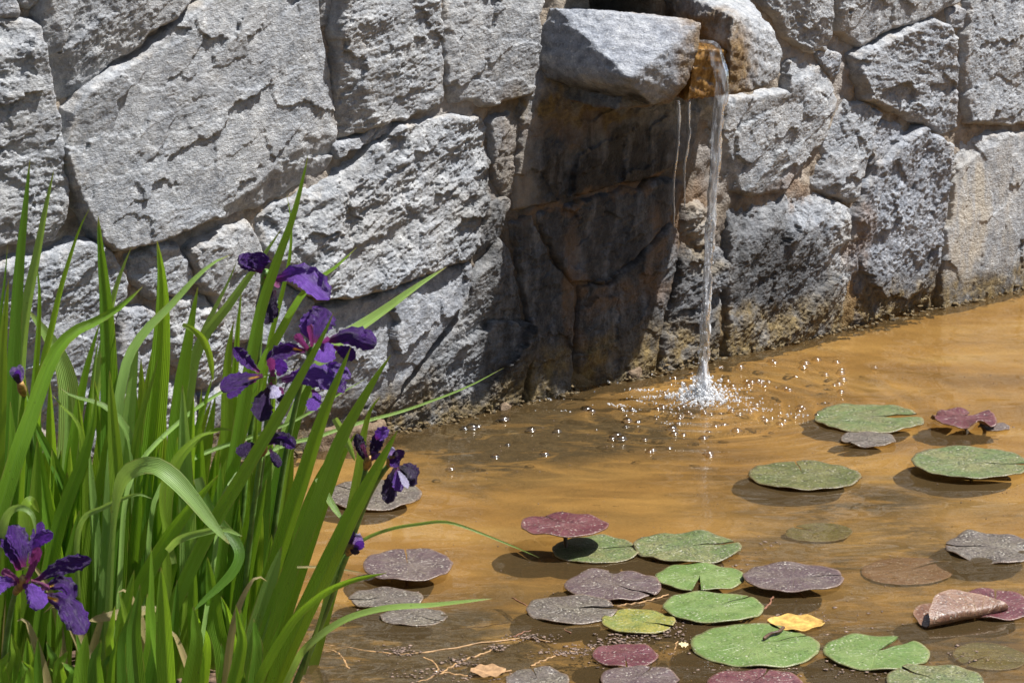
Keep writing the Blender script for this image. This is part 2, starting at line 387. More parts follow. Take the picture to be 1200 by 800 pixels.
STONES = [  # outline in photograph pixels, keyword settings
 ([(-30,24),(22,23),(39,30),(41,71),(52,109),(60,157),(67,210),(68,255),(56,277),(-30,287)], dict(prot=.030, ang=-4, tilt=(.05,.02), rough=1.1)),
 ([(-30,-40),(12,-40),(15,5),(15,19),(-30,18)], dict(prot=.02)),
 ([(18,-40),(43,-40),(41,0),(34,6),(20,2)], dict(prot=.015)),
 ([(46,-50),(230,-50),(208,0),(195,17),(157,49),(120,75),(77,113),(67,118),(51,107),(43,67),(42,22)], dict(prot=.028, ang=40, tilt=(.03,.1), rough=.9)),
 ([(262,-50),(358,-55),(362,0),(369,45),(382,94),(390,150),(390,176),(379,199),(337,221),(292,242),(255,251),(210,262),(180,277),(127,288),(112,277),(86,236),(69,187),(63,165),(72,126),(97,101),(157,67),(195,34),(238,-2)], dict(prot=.034, ang=25, tilt=(-.02,-.03), rough=.66, strata=.8, edge=.010)),
 ([(368,-40),(384,-40),(386,26),(372,29)], dict(prot=.012)),
 ([(391,-50),(507,-50),(508,0),(511,37),(515,75),(516,118),(500,124),(474,136),(436,144),(396,160),(392,150),(388,95),(386,40)], dict(prot=.03, ang=8, tilt=(-.06,.06), chips=6)),
 ([(391,174),(455,144),(450,152),(393,181)], dict(prot=.012, edge=.006)),
 ([(518,-50),(627,-50),(626,0),(619,75),(611,108),(590,116),(571,121),(552,117),(527,119),(520,109),(516,56)], dict(prot=.026, ang=15, tilt=(.03,.05), strata=.5)),
 ([(299,251),(361,221),(414,191),(459,151),(511,137),(562,141),(570,152),(573,214),(564,242),(556,286),(544,299),(520,306),(450,329),(400,343),(362,344),(332,329),(303,290)], dict(prot=.034, ang=20, tilt=(-.06,-.06), rough=1.35, strata=1.3, chips=6)),
 ([(574,143),(604,132),(607,150),(594,221),(589,229),(577,210)], dict(prot=.014, ang=80, edge=.008)),
 ([(567,242),(589,233),(579,276),(560,294)], dict(prot=.016, ang=70, edge=.008)),
 ([(353,403),(363,363),(398,354),(524,313),(543,309),(546,324),(531,355),(500,393),(477,424),(448,474),(400,560),(350,590),(322,480)], dict(prot=.03, ang=28, tilt=(.02,.04), rough=1.2)),
 ([(580,282),(590,292),(600,330),(612,400),(600,460),(590,540),(400,570),(420,530),(448,490),(492,421),(530,378),(556,322)], dict(prot=.022, ang=25, tilt=(.0,.03), rough=1.1)),
 ([(613,60),(830,60),(815,120),(800,185),(764,203),(700,218),(617,242),(596,240),(606,150)], dict(prot=.019, rough=.75, strata=.8, chips=2)),
 ([(622,251),(700,229),(770,213),(792,214),(778,258),(735,300),(705,328),(665,326),(645,298)], dict(prot=.019, rough=.75, strata=.8, chips=2)),
 ([(596,262),(616,254),(640,302),(666,336),(664,400),(664,470),(660,520),(604,530),(612,470),(622,400),(610,330)], dict(prot=.018, rough=.75, strata=.8, chips=2)),
 ([(676,336),(706,336),(740,308),(782,264),(792,275),(782,330),(760,420),(755,500),(672,515),(672,400)], dict(prot=.019, rough=.8, strata=.8, chips=2)),
 ([(799,242),(812,236),(830,236),(836,250),(832,278),(815,288),(797,276)], dict(prot=.014, rough=1.6, edge=.014)),
 ([(796,284),(815,294),(834,284),(846,294),(840,350),(836,400),(832,480),(764,495),(770,420),(786,345)], dict(prot=.016, rough=1.3)),
 ([(815,112),(850,116),(917,106),(920,70),(941,66),(965,83),(979,115),(964,155),(929,197),(914,221),(880,226),(845,221),(816,226),(806,190)], dict(prot=.022, ang=30, tilt=(.0,.05), strata=.6)),
 ([(986,116),(1026,131),(1014,155),(1006,185),(994,234),(951,221),(944,193),(968,155)], dict(prot=.022, tilt=(.05,-.05))),
 ([(872,-50),(966,-50),(965,40),(962,60),(940,57),(915,40),(890,5)], dict(prot=.03, ang=-30, tilt=(.05,.1))),
 ([(956,64),(966,62),(980,66),(978,90),(968,82)], dict(prot=.012, edge=.006)),
 ([(973,-50),(1122,-50),(1116,0),(1080,17),(1040,32),(1016,44),(1001,50),(976,34)], dict(prot=.026, ang=75, tilt=(.0,.12))),
 ([(994,66),(1060,31),(1085,24),(1103,31),(1113,75),(1121,150),(1101,154),(1050,131),(1008,113),(1001,90)], dict(prot=.032, ang=-12, tilt=(-.02,.04), rough=1.15)),
 ([(1109,12),(1129,12),(1124,29),(1111,29)], dict(prot=.012, edge=.006)),
 ([(1136,-50),(1240,-50),(1240,144),(1129,142),(1122,75),(1124,40)], dict(prot=.024, rough=.75, strata=.4, chips=2)),
 ([(1016,157),(1030,144),(1053,148),(1058,159),(1026,183),(1014,188)], dict(prot=.018, edge=.009)),
 ([(998,245),(1016,195),(1060,156),(1075,151),(1099,170),(1099,210),(1094,280),(1085,345),(1080,420),(986,450),(985,360),(986,300)], dict(prot=.028, ang=60, rough=1.35, tilt=(.03,.03), chips=6)),
 ([(1102,173),(1111,171),(1114,200),(1102,223)], dict(prot=.012, edge=.006)),
 ([(1121,166),(1160,156),(1240,155),(1240,430),(1094,440),(1097,350),(1098,320),(1101,280),(1110,220)], dict(prot=.022, ang=88, rough=.5, strata=.5, chips=2)),
 ([(852,238),(920,227),(940,222),(984,244),(983,300),(979,375),(975,450),(842,490),(845,408),(849,350)], dict(prot=.028, ang=50, rough=1.2, tilt=(.06,.02))),
 ([(-30,312),(44,301),(80,283),(112,285),(126,305),(139,320),(137,352),(118,380),(125,450),(90,525),(-30,530)], dict(prot=.03, ang=20, tilt=(.0,.03))),
 ([(-30,540),(88,534),(84,600),(90,690),(-30,700)], dict(prot=.025)),
 ([(147,301),(172,287),(200,289),(212,308),(219,331),(208,343),(176,347),(147,321)], dict(prot=.024, rough=1.2)),
 ([(214,292),(256,265),(281,261),(295,285),(299,310),(290,370),(284,398),(263,398),(241,343),(223,329)], dict(prot=.028, ang=40, tilt=(-.05,.05))),
 ([(134,381),(140,367),(160,361),(176,369),(182,400),(180,438),(150,448),(133,430)], dict(prot=.026, rough=1.3)),
 ([(191,353),(234,346),(246,366),(258,396),(261,438),(230,448),(193,420)], dict(prot=.024, rough=1.2)),
 ([(96,530),(131,463),(185,443),(224,462),(226,660),(92,680)], dict(prot=.026)),
 ([(301,322),(330,335),(355,350),(347,400),(316,470),(302,620),(236,650),(232,466),(270,452),(292,402)], dict(prot=.026, ang=30)),
]
for i, (pix, kw) in enumerate(STONES):
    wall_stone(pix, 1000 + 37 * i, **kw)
# the wall goes on above and to both sides of the photograph
rr = random.Random(3)
def row(x0, x1, y0, y1, n):
    xs = [x0 + (x1 - x0) * k / n + (rr.uniform(-14, 14) if 0 < k < n else 0) for k in range(n + 1)]
    for k in range(n):
        a, b = xs[k] + 5, xs[k + 1] - 5
        j = lambda: rr.uniform(-7, 7)
        pix = [(a + j(), y0 + 4 + j()), ((a + b) / 2, y0 + j()), (b + j(), y0 + 4 + j()), (b + j(), (y0 + y1) / 2), (b + j(), y1 - 4 + j()), ((a + b) / 2, y1 + j()), (a + j(), y1 - 4 + j()), (a + j(), (y0 + y1) / 2)]
        wall_stone(pix, 5000 + rr.randrange(9999), prot=rr.uniform(.02, .034), ang=rr.uniform(-40, 60), tilt=(rr.uniform(-.05, .05), rr.uniform(-.03, .08)), step=0.0045)
row(-420, 1640, -232, -66, 11)
for y0, y1, n in ((-60, 110, 2), (116, 280, 3), (286, 450, 2), (456, 620, 3), (626, 800, 2)): row(-420, -36, y0, y1, n)
for y0, y1, n in ((-60, 90, 2), (96, 210, 2), (216, 330, 3), (336, 430, 2)): row(1246, 1640, y0, y1, n)

# mortar face, then the body of the wall behind it
sL, sR = wsz(-450, 300)[0], wsz(1670, 300)[0]
gx = np.arange(sL, sR, 0.004); gz = np.arange(-0.22, 0.86, 0.004)
X, Z = np.meshgrid(gx, gz)
shade = np.exp(-(((X - wsz(690, 300)[0]) / .11) ** 4 + ((Z - wsz(690, 300)[1]) / .26) ** 4))
hh = 0.001 + 0.008 * fbm2(X * 9, Z * 9, 77, 3) + 0.005 * fbm2(X * 40, Z * 40, 78, 5, 0.66) + .002 * shade
_hs0, _hz0 = wsz(697, 30); _hs1, _hz1 = wsz(768, -14)     # the opening the water comes out of
hole = sstep(-.008, .006, X - _hs0) * sstep(-.008, .006, _hs1 - X) * sstep(-.008, .006, Z - _hz0) * sstep(-.008, .006, _hz1 - Z)
hh = hh - .13 * hole
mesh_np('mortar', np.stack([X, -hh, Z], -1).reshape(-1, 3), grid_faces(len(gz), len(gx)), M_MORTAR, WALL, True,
        {k: v.reshape(-1) for k, v in stain_shade_attrs(X, Z).items()})
def box_mesh(name, lo, hi, mat, parent, bev=0.0):
    bm = bmesh.new(); bmesh.ops.create_cube(bm, size=1)
    for v in bm.verts: v.co = Vector([lo[i] + (v.co[i] + .5) * (hi[i] - lo[i]) for i in range(3)])
    if bev: bmesh.ops.bevel(bm, geom=bm.edges[:], offset=bev, segments=2, affect='EDGES')
    me = bpy.data.meshes.new(name); bm.to_mesh(me); bm.free(); me.materials.append(mat)
    o = bpy.data.objects.new(name, me); COL.objects.link(o); o.parent = parent
    return o
box_mesh('wall_core', (sL + .08, 0.16, -0.25), (sR - .08, 0.42, 0.85), M_MORTAR, WALL, 0.015)
for nm, lo, hi in (('wall_end', (sL, 0.03, -0.25), (sL + .078, 0.42, 0.85)), ('wall_end', (sR - .078, 0.03, -0.25), (sR - .002, 0.42, 0.85)), ('wall_top', (sL + .08, 0.03, 0.80), (sR - .08, 0.158, 0.852))):
    box_mesh(nm, lo, hi, M_MORTAR, WALL, 0.01)
# ------------------------------------------------------------------ ground, pond bed, bank, water
def bank_profile(x, y):
    """0 in the pond, 1 on the bank (left foreground where the irises root, and far outside the pond)"""
    n = 0.05 * fbm2(x * 6, y * 6, 401, 3)
    # plan outline of the planted bank: to the left of a slanting line
    d1 = (-0.30 - 0.50 * (y - 3.0).clip(-1.2, 0.25) - 0.62 * (y - 3.25).clip(0, 9)) - x + n
    d2 = 1.75 - y + n; d3 = x - 2.9 + n; d4 = y - 7.5
    return np.maximum(np.maximum(sstep(-0.05, 0.10, d1), sstep(-0.3, 0.1, d2)), np.maximum(sstep(-0.1, 0.3, d3), sstep(-.1, .1, d4)))
FLOOR_Z = -0.056
def bed_height(x, y):
    k = bank_profile(x, y)
    z = FLOOR_Z + 0.012 * fbm2(x * 2.2, y * 3.0, 411, 3) + 0.005 * fbm2(x * 14, y * 18, 415, 3)
    return z * (1 - k) + k * (0.03 + 0.02 * fbm2(x * 5, y * 5, 421, 3) + 0.008 * fbm2(x * 40, y * 40, 425, 3))

def bed_material():
    N = NB('pond_silt_and_soil'); co = N.coord()
    st = N.noise(N.mapping(co, (0.9, 2.2, 1), (0, 0, 0.16)), 3.0, 3, 0.5, 0.8)
    pt = N.noise(N.mapping(co, (1, 1.8, 1)), 2.1, 5, 0.6, 0.5)
    fn = N.noise(co, 120, 6, 0.7)
    c = N.ramp(st, [(0.26, (0.20, 0.108, 0.030)), (0.45, (0.335, 0.195, 0.056)), (0.60, (0.43, 0.268, 0.086)), (0.78, (0.51, 0.35, 0.135))])
    c = N.mix(N.mapr(pt, 0.50, 0.70, 0, 0.75), c, (0.11, 0.062, 0.018))
    c = N.mix(N.mapr(fn, 0.6, 0.8, 0, 0.25), c, (0.18, 0.10, 0.035))
    soil = N.ramp(fn, [(0.3, (0.035, 0.022, 0.014)), (0.55, (0.11, 0.068, 0.045)), (0.75, (0.26, 0.17, 0.12))])
    mk = N.math('MULTIPLY', N.attr('murk_shade'), N.mapr(N.noise(N.mapping(co, (1, 2.2, 1)), 13, 5, .65, .6), .36, .56, .45, 1.05), True)
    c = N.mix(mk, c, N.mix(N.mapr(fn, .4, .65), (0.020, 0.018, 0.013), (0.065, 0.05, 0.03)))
    k = N.attr('bank')
    c = N.mix(k, c, soil)
    nrm = N.bump(N.math('ADD', fn, N.noise(co, 30, 4)), 0.6, 0.006)
    return N.done(N.bsdf(c, 0.9, nrm, 0.2))
M_BED = bed_material()
gx = np.arange(-3.2, 3.6, 0.02); gy = np.arange(-2.0, 8.0, 0.02)
X, Y = np.meshgrid(gx, gy)
Zb = bed_height(X, Y); K = bank_profile(X, Y)
MK = np.zeros_like(X)                                     # dark algae on the silt; left of the splash, painted ledge shadow too
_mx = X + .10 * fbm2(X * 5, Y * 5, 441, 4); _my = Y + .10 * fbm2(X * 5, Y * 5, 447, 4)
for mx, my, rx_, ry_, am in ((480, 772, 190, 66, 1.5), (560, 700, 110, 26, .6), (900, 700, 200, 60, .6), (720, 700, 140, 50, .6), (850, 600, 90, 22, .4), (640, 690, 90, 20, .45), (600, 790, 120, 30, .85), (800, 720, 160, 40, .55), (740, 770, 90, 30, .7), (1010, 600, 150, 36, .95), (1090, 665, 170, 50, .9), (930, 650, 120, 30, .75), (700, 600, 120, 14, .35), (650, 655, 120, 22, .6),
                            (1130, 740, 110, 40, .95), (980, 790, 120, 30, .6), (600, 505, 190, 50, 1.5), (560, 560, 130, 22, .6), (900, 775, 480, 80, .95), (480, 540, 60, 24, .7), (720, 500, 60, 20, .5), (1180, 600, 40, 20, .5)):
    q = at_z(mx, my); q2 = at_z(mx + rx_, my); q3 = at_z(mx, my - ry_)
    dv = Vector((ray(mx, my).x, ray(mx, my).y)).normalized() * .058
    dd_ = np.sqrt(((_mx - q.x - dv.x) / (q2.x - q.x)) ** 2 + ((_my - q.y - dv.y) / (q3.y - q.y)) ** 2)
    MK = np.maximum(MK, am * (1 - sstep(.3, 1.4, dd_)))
tag(mesh_np('pond_bed', np.stack([X, Y, Zb], -1).reshape(-1, 3), grid_faces(len(gy), len(gx)), M_BED, None, True, {'bank': K.reshape(-1), 'murk_shade': MK.reshape(-1)}), kind='structure')

def soil_material():
    N = NB('dry_garden_soil'); co = N.coord()
    f = N.noise(co, 6, 8, 0.7)
    c = N.ramp(f, [(0.3, (0.07, 0.05, 0.03)), (0.55, (0.15, 0.12, 0.07)), (0.75, (0.10, 0.13, 0.045))])
    return N.done(N.bsdf(c, 0.95, N.bump(f, 0.5, 0.05), 0.2))
M_SOIL = soil_material()
# the surrounding ground is one sheet with an opening where the pond lies
R = 600.0
ring = [(-3.15, -1.95), (3.55, -1.95), (3.55, 7.95), (-3.15, 7.95)]
out = [(-R, -R), (R, -R), (R, R), (-R, R)]
V = [(*p, 0.02) for p in ring] + [(*p, 0.0) for p in out]
tag(mesh_np('ground', V, [(i, i + 4, (i + 1) % 4 + 4, (i + 1) % 4) for i in range(4)], M_SOIL, None, False), kind='structure')
# terrace held up by the wall
ta = WO + DV * sL; tb = WO + DV * sR
V = [ta - NV * 0.38 + Vector((0, 0, .80)), tb - NV * 0.38 + Vector((0, 0, .80)), tb - NV * 6 + Vector((0, 0, .9)), ta - NV * 6 + Vector((0, 0, .9)),
     tb - NV * 7.5 + Vector((0, 0, -.05)), ta - NV * 7.5 + Vector((0, 0, -.05)), ta - NV * 0.38 + Vector((0, 0, -.05)), tb - NV * 0.38 + Vector((0, 0, -.05))]
tag(mesh_np('terrace_ground', [tuple(v) for v in V], [(0, 1, 2, 3), (3, 2, 4, 5), (6, 0, 3, 5), (1, 7, 4, 2)], M_SOIL, None, False), kind='structure')

SPL = at_z(822, 470)                                       # where the falling water meets the pond
def water_material():
    N = NB('clear_amber_water'); co = N.coord()
    g = N.new('ShaderNodeBsdfGlass', {'Color': (1.0, 0.93, 0.80), 'Roughness': 0.0, 'IOR': 1.33}).outputs[0]
    silt = N.new('ShaderNodeBsdfDiffuse', {'Color': (0.25, 0.165, 0.072)}).outputs[0]
    return N.done(N.new('ShaderNodeMixShader', {0: 0.12, 1: g, 2: silt}).outputs[0])
M_WATER = water_material()
gs = np.arange(sL - .3, sR + .3, .0036); gp = np.arange(-.03, 2.3, .0036)
Sg, Pg = np.meshgrid(gs, gp)
wx = WO.x + DV.x * Sg + NV.x * Pg; wy = WO.y + DV.y * Sg + NV.y * Pg
dd = np.hypot((wx - SPL.x), (wy - SPL.y))
calm = 0.8 + 0.4 * np.exp(-dd * 1.1)
hz = (.0030 * fbm2(wx * 3.2 + wy * .8, wy * 9, 900, 2) + .0009 * fbm2(wx * 12 - wy * 3, wy * 24, 910, 1)) * calm
hz = hz + 0.0014 * np.sin(dd * 140 + 2.2 * fbm2(wx * 6, wy * 6, 920, 2)) * np.exp(-dd * 4.2) * sstep(0.01, .05, dd)
wo = mesh_np('water', np.stack([wx, wy, hz], -1).reshape(-1, 3), grid_faces(len(gp), len(gs))[:, ::-1].copy(), M_WATER)
tag(wo, kind='structure')
wo.cycles.is_caustics_caster = True; sun_d.cycles.is_caustics_light = True

# ------------------------------------------------------------------ stone water spout
SB = on_wall(720, 110, 0.0)
SPOUT = tag(empty('stone_waterspout', SB, WALL_ROT), 'grey stone ledge jutting from the wall with an amber stained channel that pours water', 'water spout', None)
def to_spout(v):
    q = Vector(v) - SB
    return Vector((q.dot(DV), -q.dot(NV), q.z))
def amber_material():
    N = NB('wet_amber_stone'); co = N.coord(); f = N.noise(N.mapping(co, (1, 1, .4)), 70, 6, .65)
    c = N.ramp(f, [(.3, (.05, .022, .007)), (.5, (.16, .078, .018)), (.7, (.36, .21, .065))])
    return N.done(N.bsdf(c, .22, N.bump(f, .6, .003), .6))
M_AMBER = amber_material()
def rock_mesh(name, pts, seed, mat, parent, to_local, voxel=0.0024, amp=1.0, chips=5, bed=(0.3, 0.1, 1.0), tint_fn=None, keepflat=0.0):
    """hull of the given points, remeshed and roughened"""
    bm = bmesh.new()
    for p in pts: bm.verts.new(p)
    bmesh.ops.convex_hull(bm, input=bm.verts[:])
    for v in [v for v in bm.verts if not v.link_faces]: bm.verts.remove(v)
    rg = np.random.default_rng(seed)
    c = sum((v.co for v in bm.verts), Vector()) / len(bm.verts); R_ = max((v.co - c).length for v in bm.verts)
    for k in range(chips):                                   # knock off some corners
        n = Vector(rg.normal(size=3)).normalized(); far = max((v.co - c).dot(n) for v in bm.verts)
        g = bm.verts[:] + bm.edges[:] + bm.faces[:]
        bmesh.ops.bisect_plane(bm, geom=g, plane_co=c + n * (far * rg.uniform(0.86, 0.95)), plane_no=n, clear_outer=True)
        bmesh.ops.holes_fill(bm, edges=[e for e in bm.edges if e.is_boundary])
    bmesh.ops.triangulate(bm, faces=bm.faces[:])
    me = bpy.data.meshes.new(name); bm.to_mesh(me); bm.free()
    o = bpy.data.objects.new(name, me); COL.objects.link(o)
    md = o.modifiers.new('r', 'REMESH'); md.mode = 'VOXEL'; md.voxel_size = voxel
    dg = bpy.context.evaluated_depsgraph_get()
    m2 = bpy.data.meshes.new_from_object(o.evaluated_get(dg))
    o.modifiers.clear(); o.data = m2; m2.name = name; bpy.data.meshes.remove(me)
    n = len(m2.vertices); co = np.empty(n * 3); no = np.empty(n * 3)
    m2.vertices.foreach_get('co', co); m2.vertices.foreach_get('normal', no)
    co = co.reshape(-1, 3); no = no.reshape(-1, 3)
    x, y, z = co.T
    b = np.array(bed) / np.linalg.norm(bed); t = x * b[0] + y * b[1] + z * b[2]
    d = 0.005 * fbm3(x * 11, y * 11, z * 11, seed, 3) + 0.0032 * fbm3(x * 38, y * 38, z * 38, seed + 7, 5, .66)
    tt = (t * 55 + 1.4 * fbm3(x * 9, y * 9, z * 9, seed + 19, 3)); fr = tt - np.floor(tt)
    d = d + 0.0014 * (sstep(0.3, 0.7, fr) - 0.5)
    d = d - 0.0034 * np.abs(fbm3(x * 95, y * 95, z * 95, seed + 23, 4, .66))
    co = co + no * (d * amp)[:, None]
    loc = np.array([to_local(p) for p in co])
    m2.vertices.foreach_set('co', loc.ravel())
    A = {k: np.zeros(n) for k in ('dark', 'rust', 'ochre', 'pale', 'wet', 'edge')}
    if tint_fn: A.update(tint_fn(co, no))
    for k, v in A.items():
        a = m2.attributes.new(k, 'FLOAT', 'POINT'); a.data.foreach_set('value', v.astype(np.float32))
    m2.polygons.foreach_set('use_smooth', np.ones(len(m2.polygons), bool))
    m2.update(); m2.materials.clear(); m2.materials.append(mat)
    o.parent = parent
    return o
def P(px, py, p): return on_wall(px, py, p)
def spout_stain_shade(co, no):
    q = co - np.array(WO); s = q @ np.array(DV); p = q @ np.array(NV); z = co[:, 2]
    s0, z0 = [a for a in (np.dot(np.array(P(835, 80, .165) - WO), np.array(DV)), P(835, 80, .165).z)]
    n = 0.02 * fbm3(co[:, 0] * 22, co[:, 1] * 22, co[:, 2] * 22, 91, 4)
    d = np.sqrt(((s - s0 + n) / 0.092) ** 2 + ((z - z0 + n) / 0.10) ** 2)
    wet = 1 - sstep(0.6, 1.15, d)
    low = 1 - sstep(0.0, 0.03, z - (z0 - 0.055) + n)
    side = sstep(.15, .5, -(no @ np.array(DV))) * (1 - sstep(-.035, .0, z - P(729, 92, .15).z + n))  # low faces turned from the sun darkened: wet stain plus painted shade
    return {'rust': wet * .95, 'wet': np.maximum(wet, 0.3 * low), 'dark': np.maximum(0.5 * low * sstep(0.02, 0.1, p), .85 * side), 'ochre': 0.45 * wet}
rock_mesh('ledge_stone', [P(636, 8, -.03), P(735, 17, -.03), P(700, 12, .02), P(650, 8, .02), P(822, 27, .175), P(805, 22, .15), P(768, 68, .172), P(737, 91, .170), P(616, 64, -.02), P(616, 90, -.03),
     P(764, 123, .152), P(739, 100, .166), P(784, 122, .150), P(806, 100, .17), P(819, 58, .178), P(745, 105, -.03)], 31, M_STONE, SPOUT, to_spout, chips=0, tint_fn=spout_stain_shade, amp=.6)
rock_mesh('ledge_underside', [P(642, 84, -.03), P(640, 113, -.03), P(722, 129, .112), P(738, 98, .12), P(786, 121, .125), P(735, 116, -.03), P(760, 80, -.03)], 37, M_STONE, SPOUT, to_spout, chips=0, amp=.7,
     tint_fn=lambda co, no: {'dark': np.full(len(co), .55), 'rust': .5 * (no[:, 2] < -.2)})  # evenly darkened all over, rust on the downward faces
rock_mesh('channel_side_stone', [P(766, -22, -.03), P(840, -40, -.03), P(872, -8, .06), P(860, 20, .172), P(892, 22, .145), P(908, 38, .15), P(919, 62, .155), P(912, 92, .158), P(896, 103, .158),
     P(868, 107, .17), P(853, 110, .17), P(856, 56, .18), P(832, 60, -.03), P(826, 106, -.03), P(766, 60, -.03), P(766, 100, -.03)], 47, M_STONE, SPOUT, to_spout, chips=0, tint_fn=spout_stain_shade, amp=.8)
rock_mesh('channel_bed', [P(724, 30, -.03), P(768, 30, -.03), P(815, 56, .168), P(856, 58, .172), P(806, 117, .155), P(856, 110, .166), P(735, 100, -.03), P(770, 100, -.03)], 53, M_AMBER, SPOUT, to_spout,
     chips=0, amp=1.1)
# dark stone lining of the hole above the channel
rock_mesh('spout_cap_stone', [P(690, -70, -.02), P(880, -75, -.02), P(700, -70, .05), P(875, -75, .06), P(690, -12, -.02), P(880, -14, -.02), P(700, -14, .05), P(870, -14, .06)], 59, M_STONE, SPOUT, to_spout, chips=3)

# ------------------------------------------------------------------ falling water
def tube(name, path, radii, mat, parent=None, nseg=10, smooth=True, ripple=0.0, seed=0, flat=None):
    """lofted tube through path points (Vectors), optional ripple of the section"""
    pts = [Vector(p) for p in path]; n = len(pts)
    V = []; up = Vector((0.13, 0.97, 0.21))
    for i, p in enumerate(pts):
        t = (pts[min(i + 1, n - 1)] - pts[max(i - 1, 0)]).normalized()
        a = t.cross(up).normalized(); b = a.cross(t).normalized()
        for k in range(nseg):
            th = 2 * math.pi * k / nseg; r = radii[i]
            if ripple:
                r *= 1 + ripple * float(noise3(math.cos(th) * 1.3, math.sin(th) * 1.3, i * 0.22, seed)) + 0.6 * ripple * float(noise3(math.cos(th) * 3, math.sin(th) * 3, i * 0.5, seed + 3))
            f = flat[i] if flat else 1.0
            V.append(p + a * (math.cos(th) * r) + b * (math.sin(th) * r * f))
    F = [(i * nseg + k, i * nseg + (k + 1) % nseg, (i + 1) * nseg + (k + 1) % nseg, (i + 1) * nseg + k) for i in range(n - 1) for k in range(nseg)]
    F += [tuple(range(nseg))[::-1], tuple((n - 1) * nseg + k for k in range(nseg))]
    if parent is not None:
        mw = parent.matrix_basis.inverted() if parent.type == 'EMPTY' or True else None
        V = [mw @ v for v in V]
    return mesh_np(name, [tuple(v) for v in V], F, mat, parent, smooth)
def spline(pts, n):
    """Catmull-Rom through the points, n samples"""
    p = [Vector(a) for a in pts]
    if len(p) == 2: return [p[0].lerp(p[1], i / (n - 1)) for i in range(n)]
    q = [p[0] * 2 - p[1]] + p + [p[-1] * 2 - p[-2]]
    seg = [max((p[i + 1] - p[i]).length ** 0.5 * (p[i + 1] - p[i]).length ** 0.5, 1e-9) for i in range(len(p) - 1)]
    tot = sum(seg); out = []; 
    for i in range(n):
        d = tot * i / (n - 1); k = 0
        while k < len(seg) - 1 and d > seg[k]: d -= seg[k]; k += 1
        u = min(1, d / seg[k]); a, b, c, e = q[k], q[k + 1], q[k + 2], q[k + 3]
        out.append(0.5 * ((2 * b) + (c - a) * u + (2 * a - 5 * b + 4 * c - e) * u * u + (3 * b - a - 3 * c + e) * u ** 3))
    return out
def lerp_list(ctrl, n):
    xs = [c[0] for c in ctrl]; ys = [c[1] for c in ctrl]
    return list(np.interp(np.linspace(0, 1, n), xs, ys))

def jet_material(name='falling_water', white=1.0):
    N = NB(name); co = N.coord()
    g = N.new('ShaderNodeBsdfGlass', {'Color': (0.97, 0.98, 1.0), 'Roughness': 0.0, 'IOR': 1.33, 'Normal': N.bump(N.noise(N.mapping(co, (1, 1, .16)), 240, 3, .6), .6, .003)}).outputs[0]
    t = N.new('ShaderNodeBsdfTransparent', {'Color': (0.96, 0.97, 0.98)}).outputs[0]
    w = N.new('ShaderNodeBsdfDiffuse', {'Color': (0.8, 0.82, 0.85)}).outputs[0]
    z = N.new('ShaderNodeSeparateXYZ', {0: N.new('ShaderNodeNewGeometry').outputs['Position']}).outputs[2]
    f = N.noise(N.mapping(co, (1, 1, .10)), 150, 4, .65)
    fac = N.math('MULTIPLY', N.mapr(f, 0.46, 0.60, 0.08, 1), N.mapr(z, 0.0, 0.46, 0.75 * white, 0.2 * white))
    m = N.new('ShaderNodeMixShader', {0: 0.5, 1: g, 2: t}).outputs[0]
    return N.done(N.new('ShaderNodeMixShader', {0: fac, 1: m, 2: w}).outputs[0])
M_JET = jet_material(); M_DRIB = jet_material('dribbling_water', .35)
lip = P(838, 57, .183)
land = Vector(SPL)
jp = [P(800, 44, .10), P(822, 52, .15), P(836, 57, .177), P(843, 76, .187), P(846, 105, .194)]
top = P(847, 112, .195)
for k in range(1, 13):
    u = k / 12
    q = top.lerp(land, u); hor = top.lerp(land, u ** 0.55)
    jp.append(Vector((hor.x, hor.y, top.z + (land.z - 0.01 - top.z) * u)))
path = spline(jp, 90)
rad = lerp_list([(0, .005), (.10, .0070), (.2, .0078), (.3, .0076), (.42, .0066), (.6, .0058), (.8, .0062), (1, .0095)], 90)
JET = empty('falling_water', (land.x, land.y, 0))
tag(JET, 'thin clear stream of water falling from the stone spout into the pond', 'water stream')
bpy.context.view_layer.update()
tube('stream', path, rad, M_JET, JET, 24, True, 1.0, 5, lerp_list([(0, .35), (.2, .5), (.35, .8), (1, .9)], 90))
for x0, x1, y1, sd in ((794, 783, 262, 3), (806, 797, 240, 4)):
    a = P(x0, 118, .150); b = P(x1, y1, .12); b = Vector((a.x + (b.x - a.x) * .3, a.y, b.z))
    D = empty('water_dribble', (b.x, b.y, b.z)); bpy.context.view_layer.update()
    tag(D, 'long thin dribble under the ledge, %s' % ('farther from the main stream' if sd == 3 else 'nearer the main stream'), 'water stream', 'dribbles of water under the ledge')
    tube('dribble', spline([a, a.lerp(b, .3) + Vector((.0025, 0, 0)), a.lerp(b, .6) - Vector((.002, 0, 0)), b], 40), lerp_list([(0, .0034), (.3, .0022), (.5, .0026), (.7, .0012), (.85, .0018), (1, .0004)], 40), M_DRIB, D, 8, True, 1.0, sd)
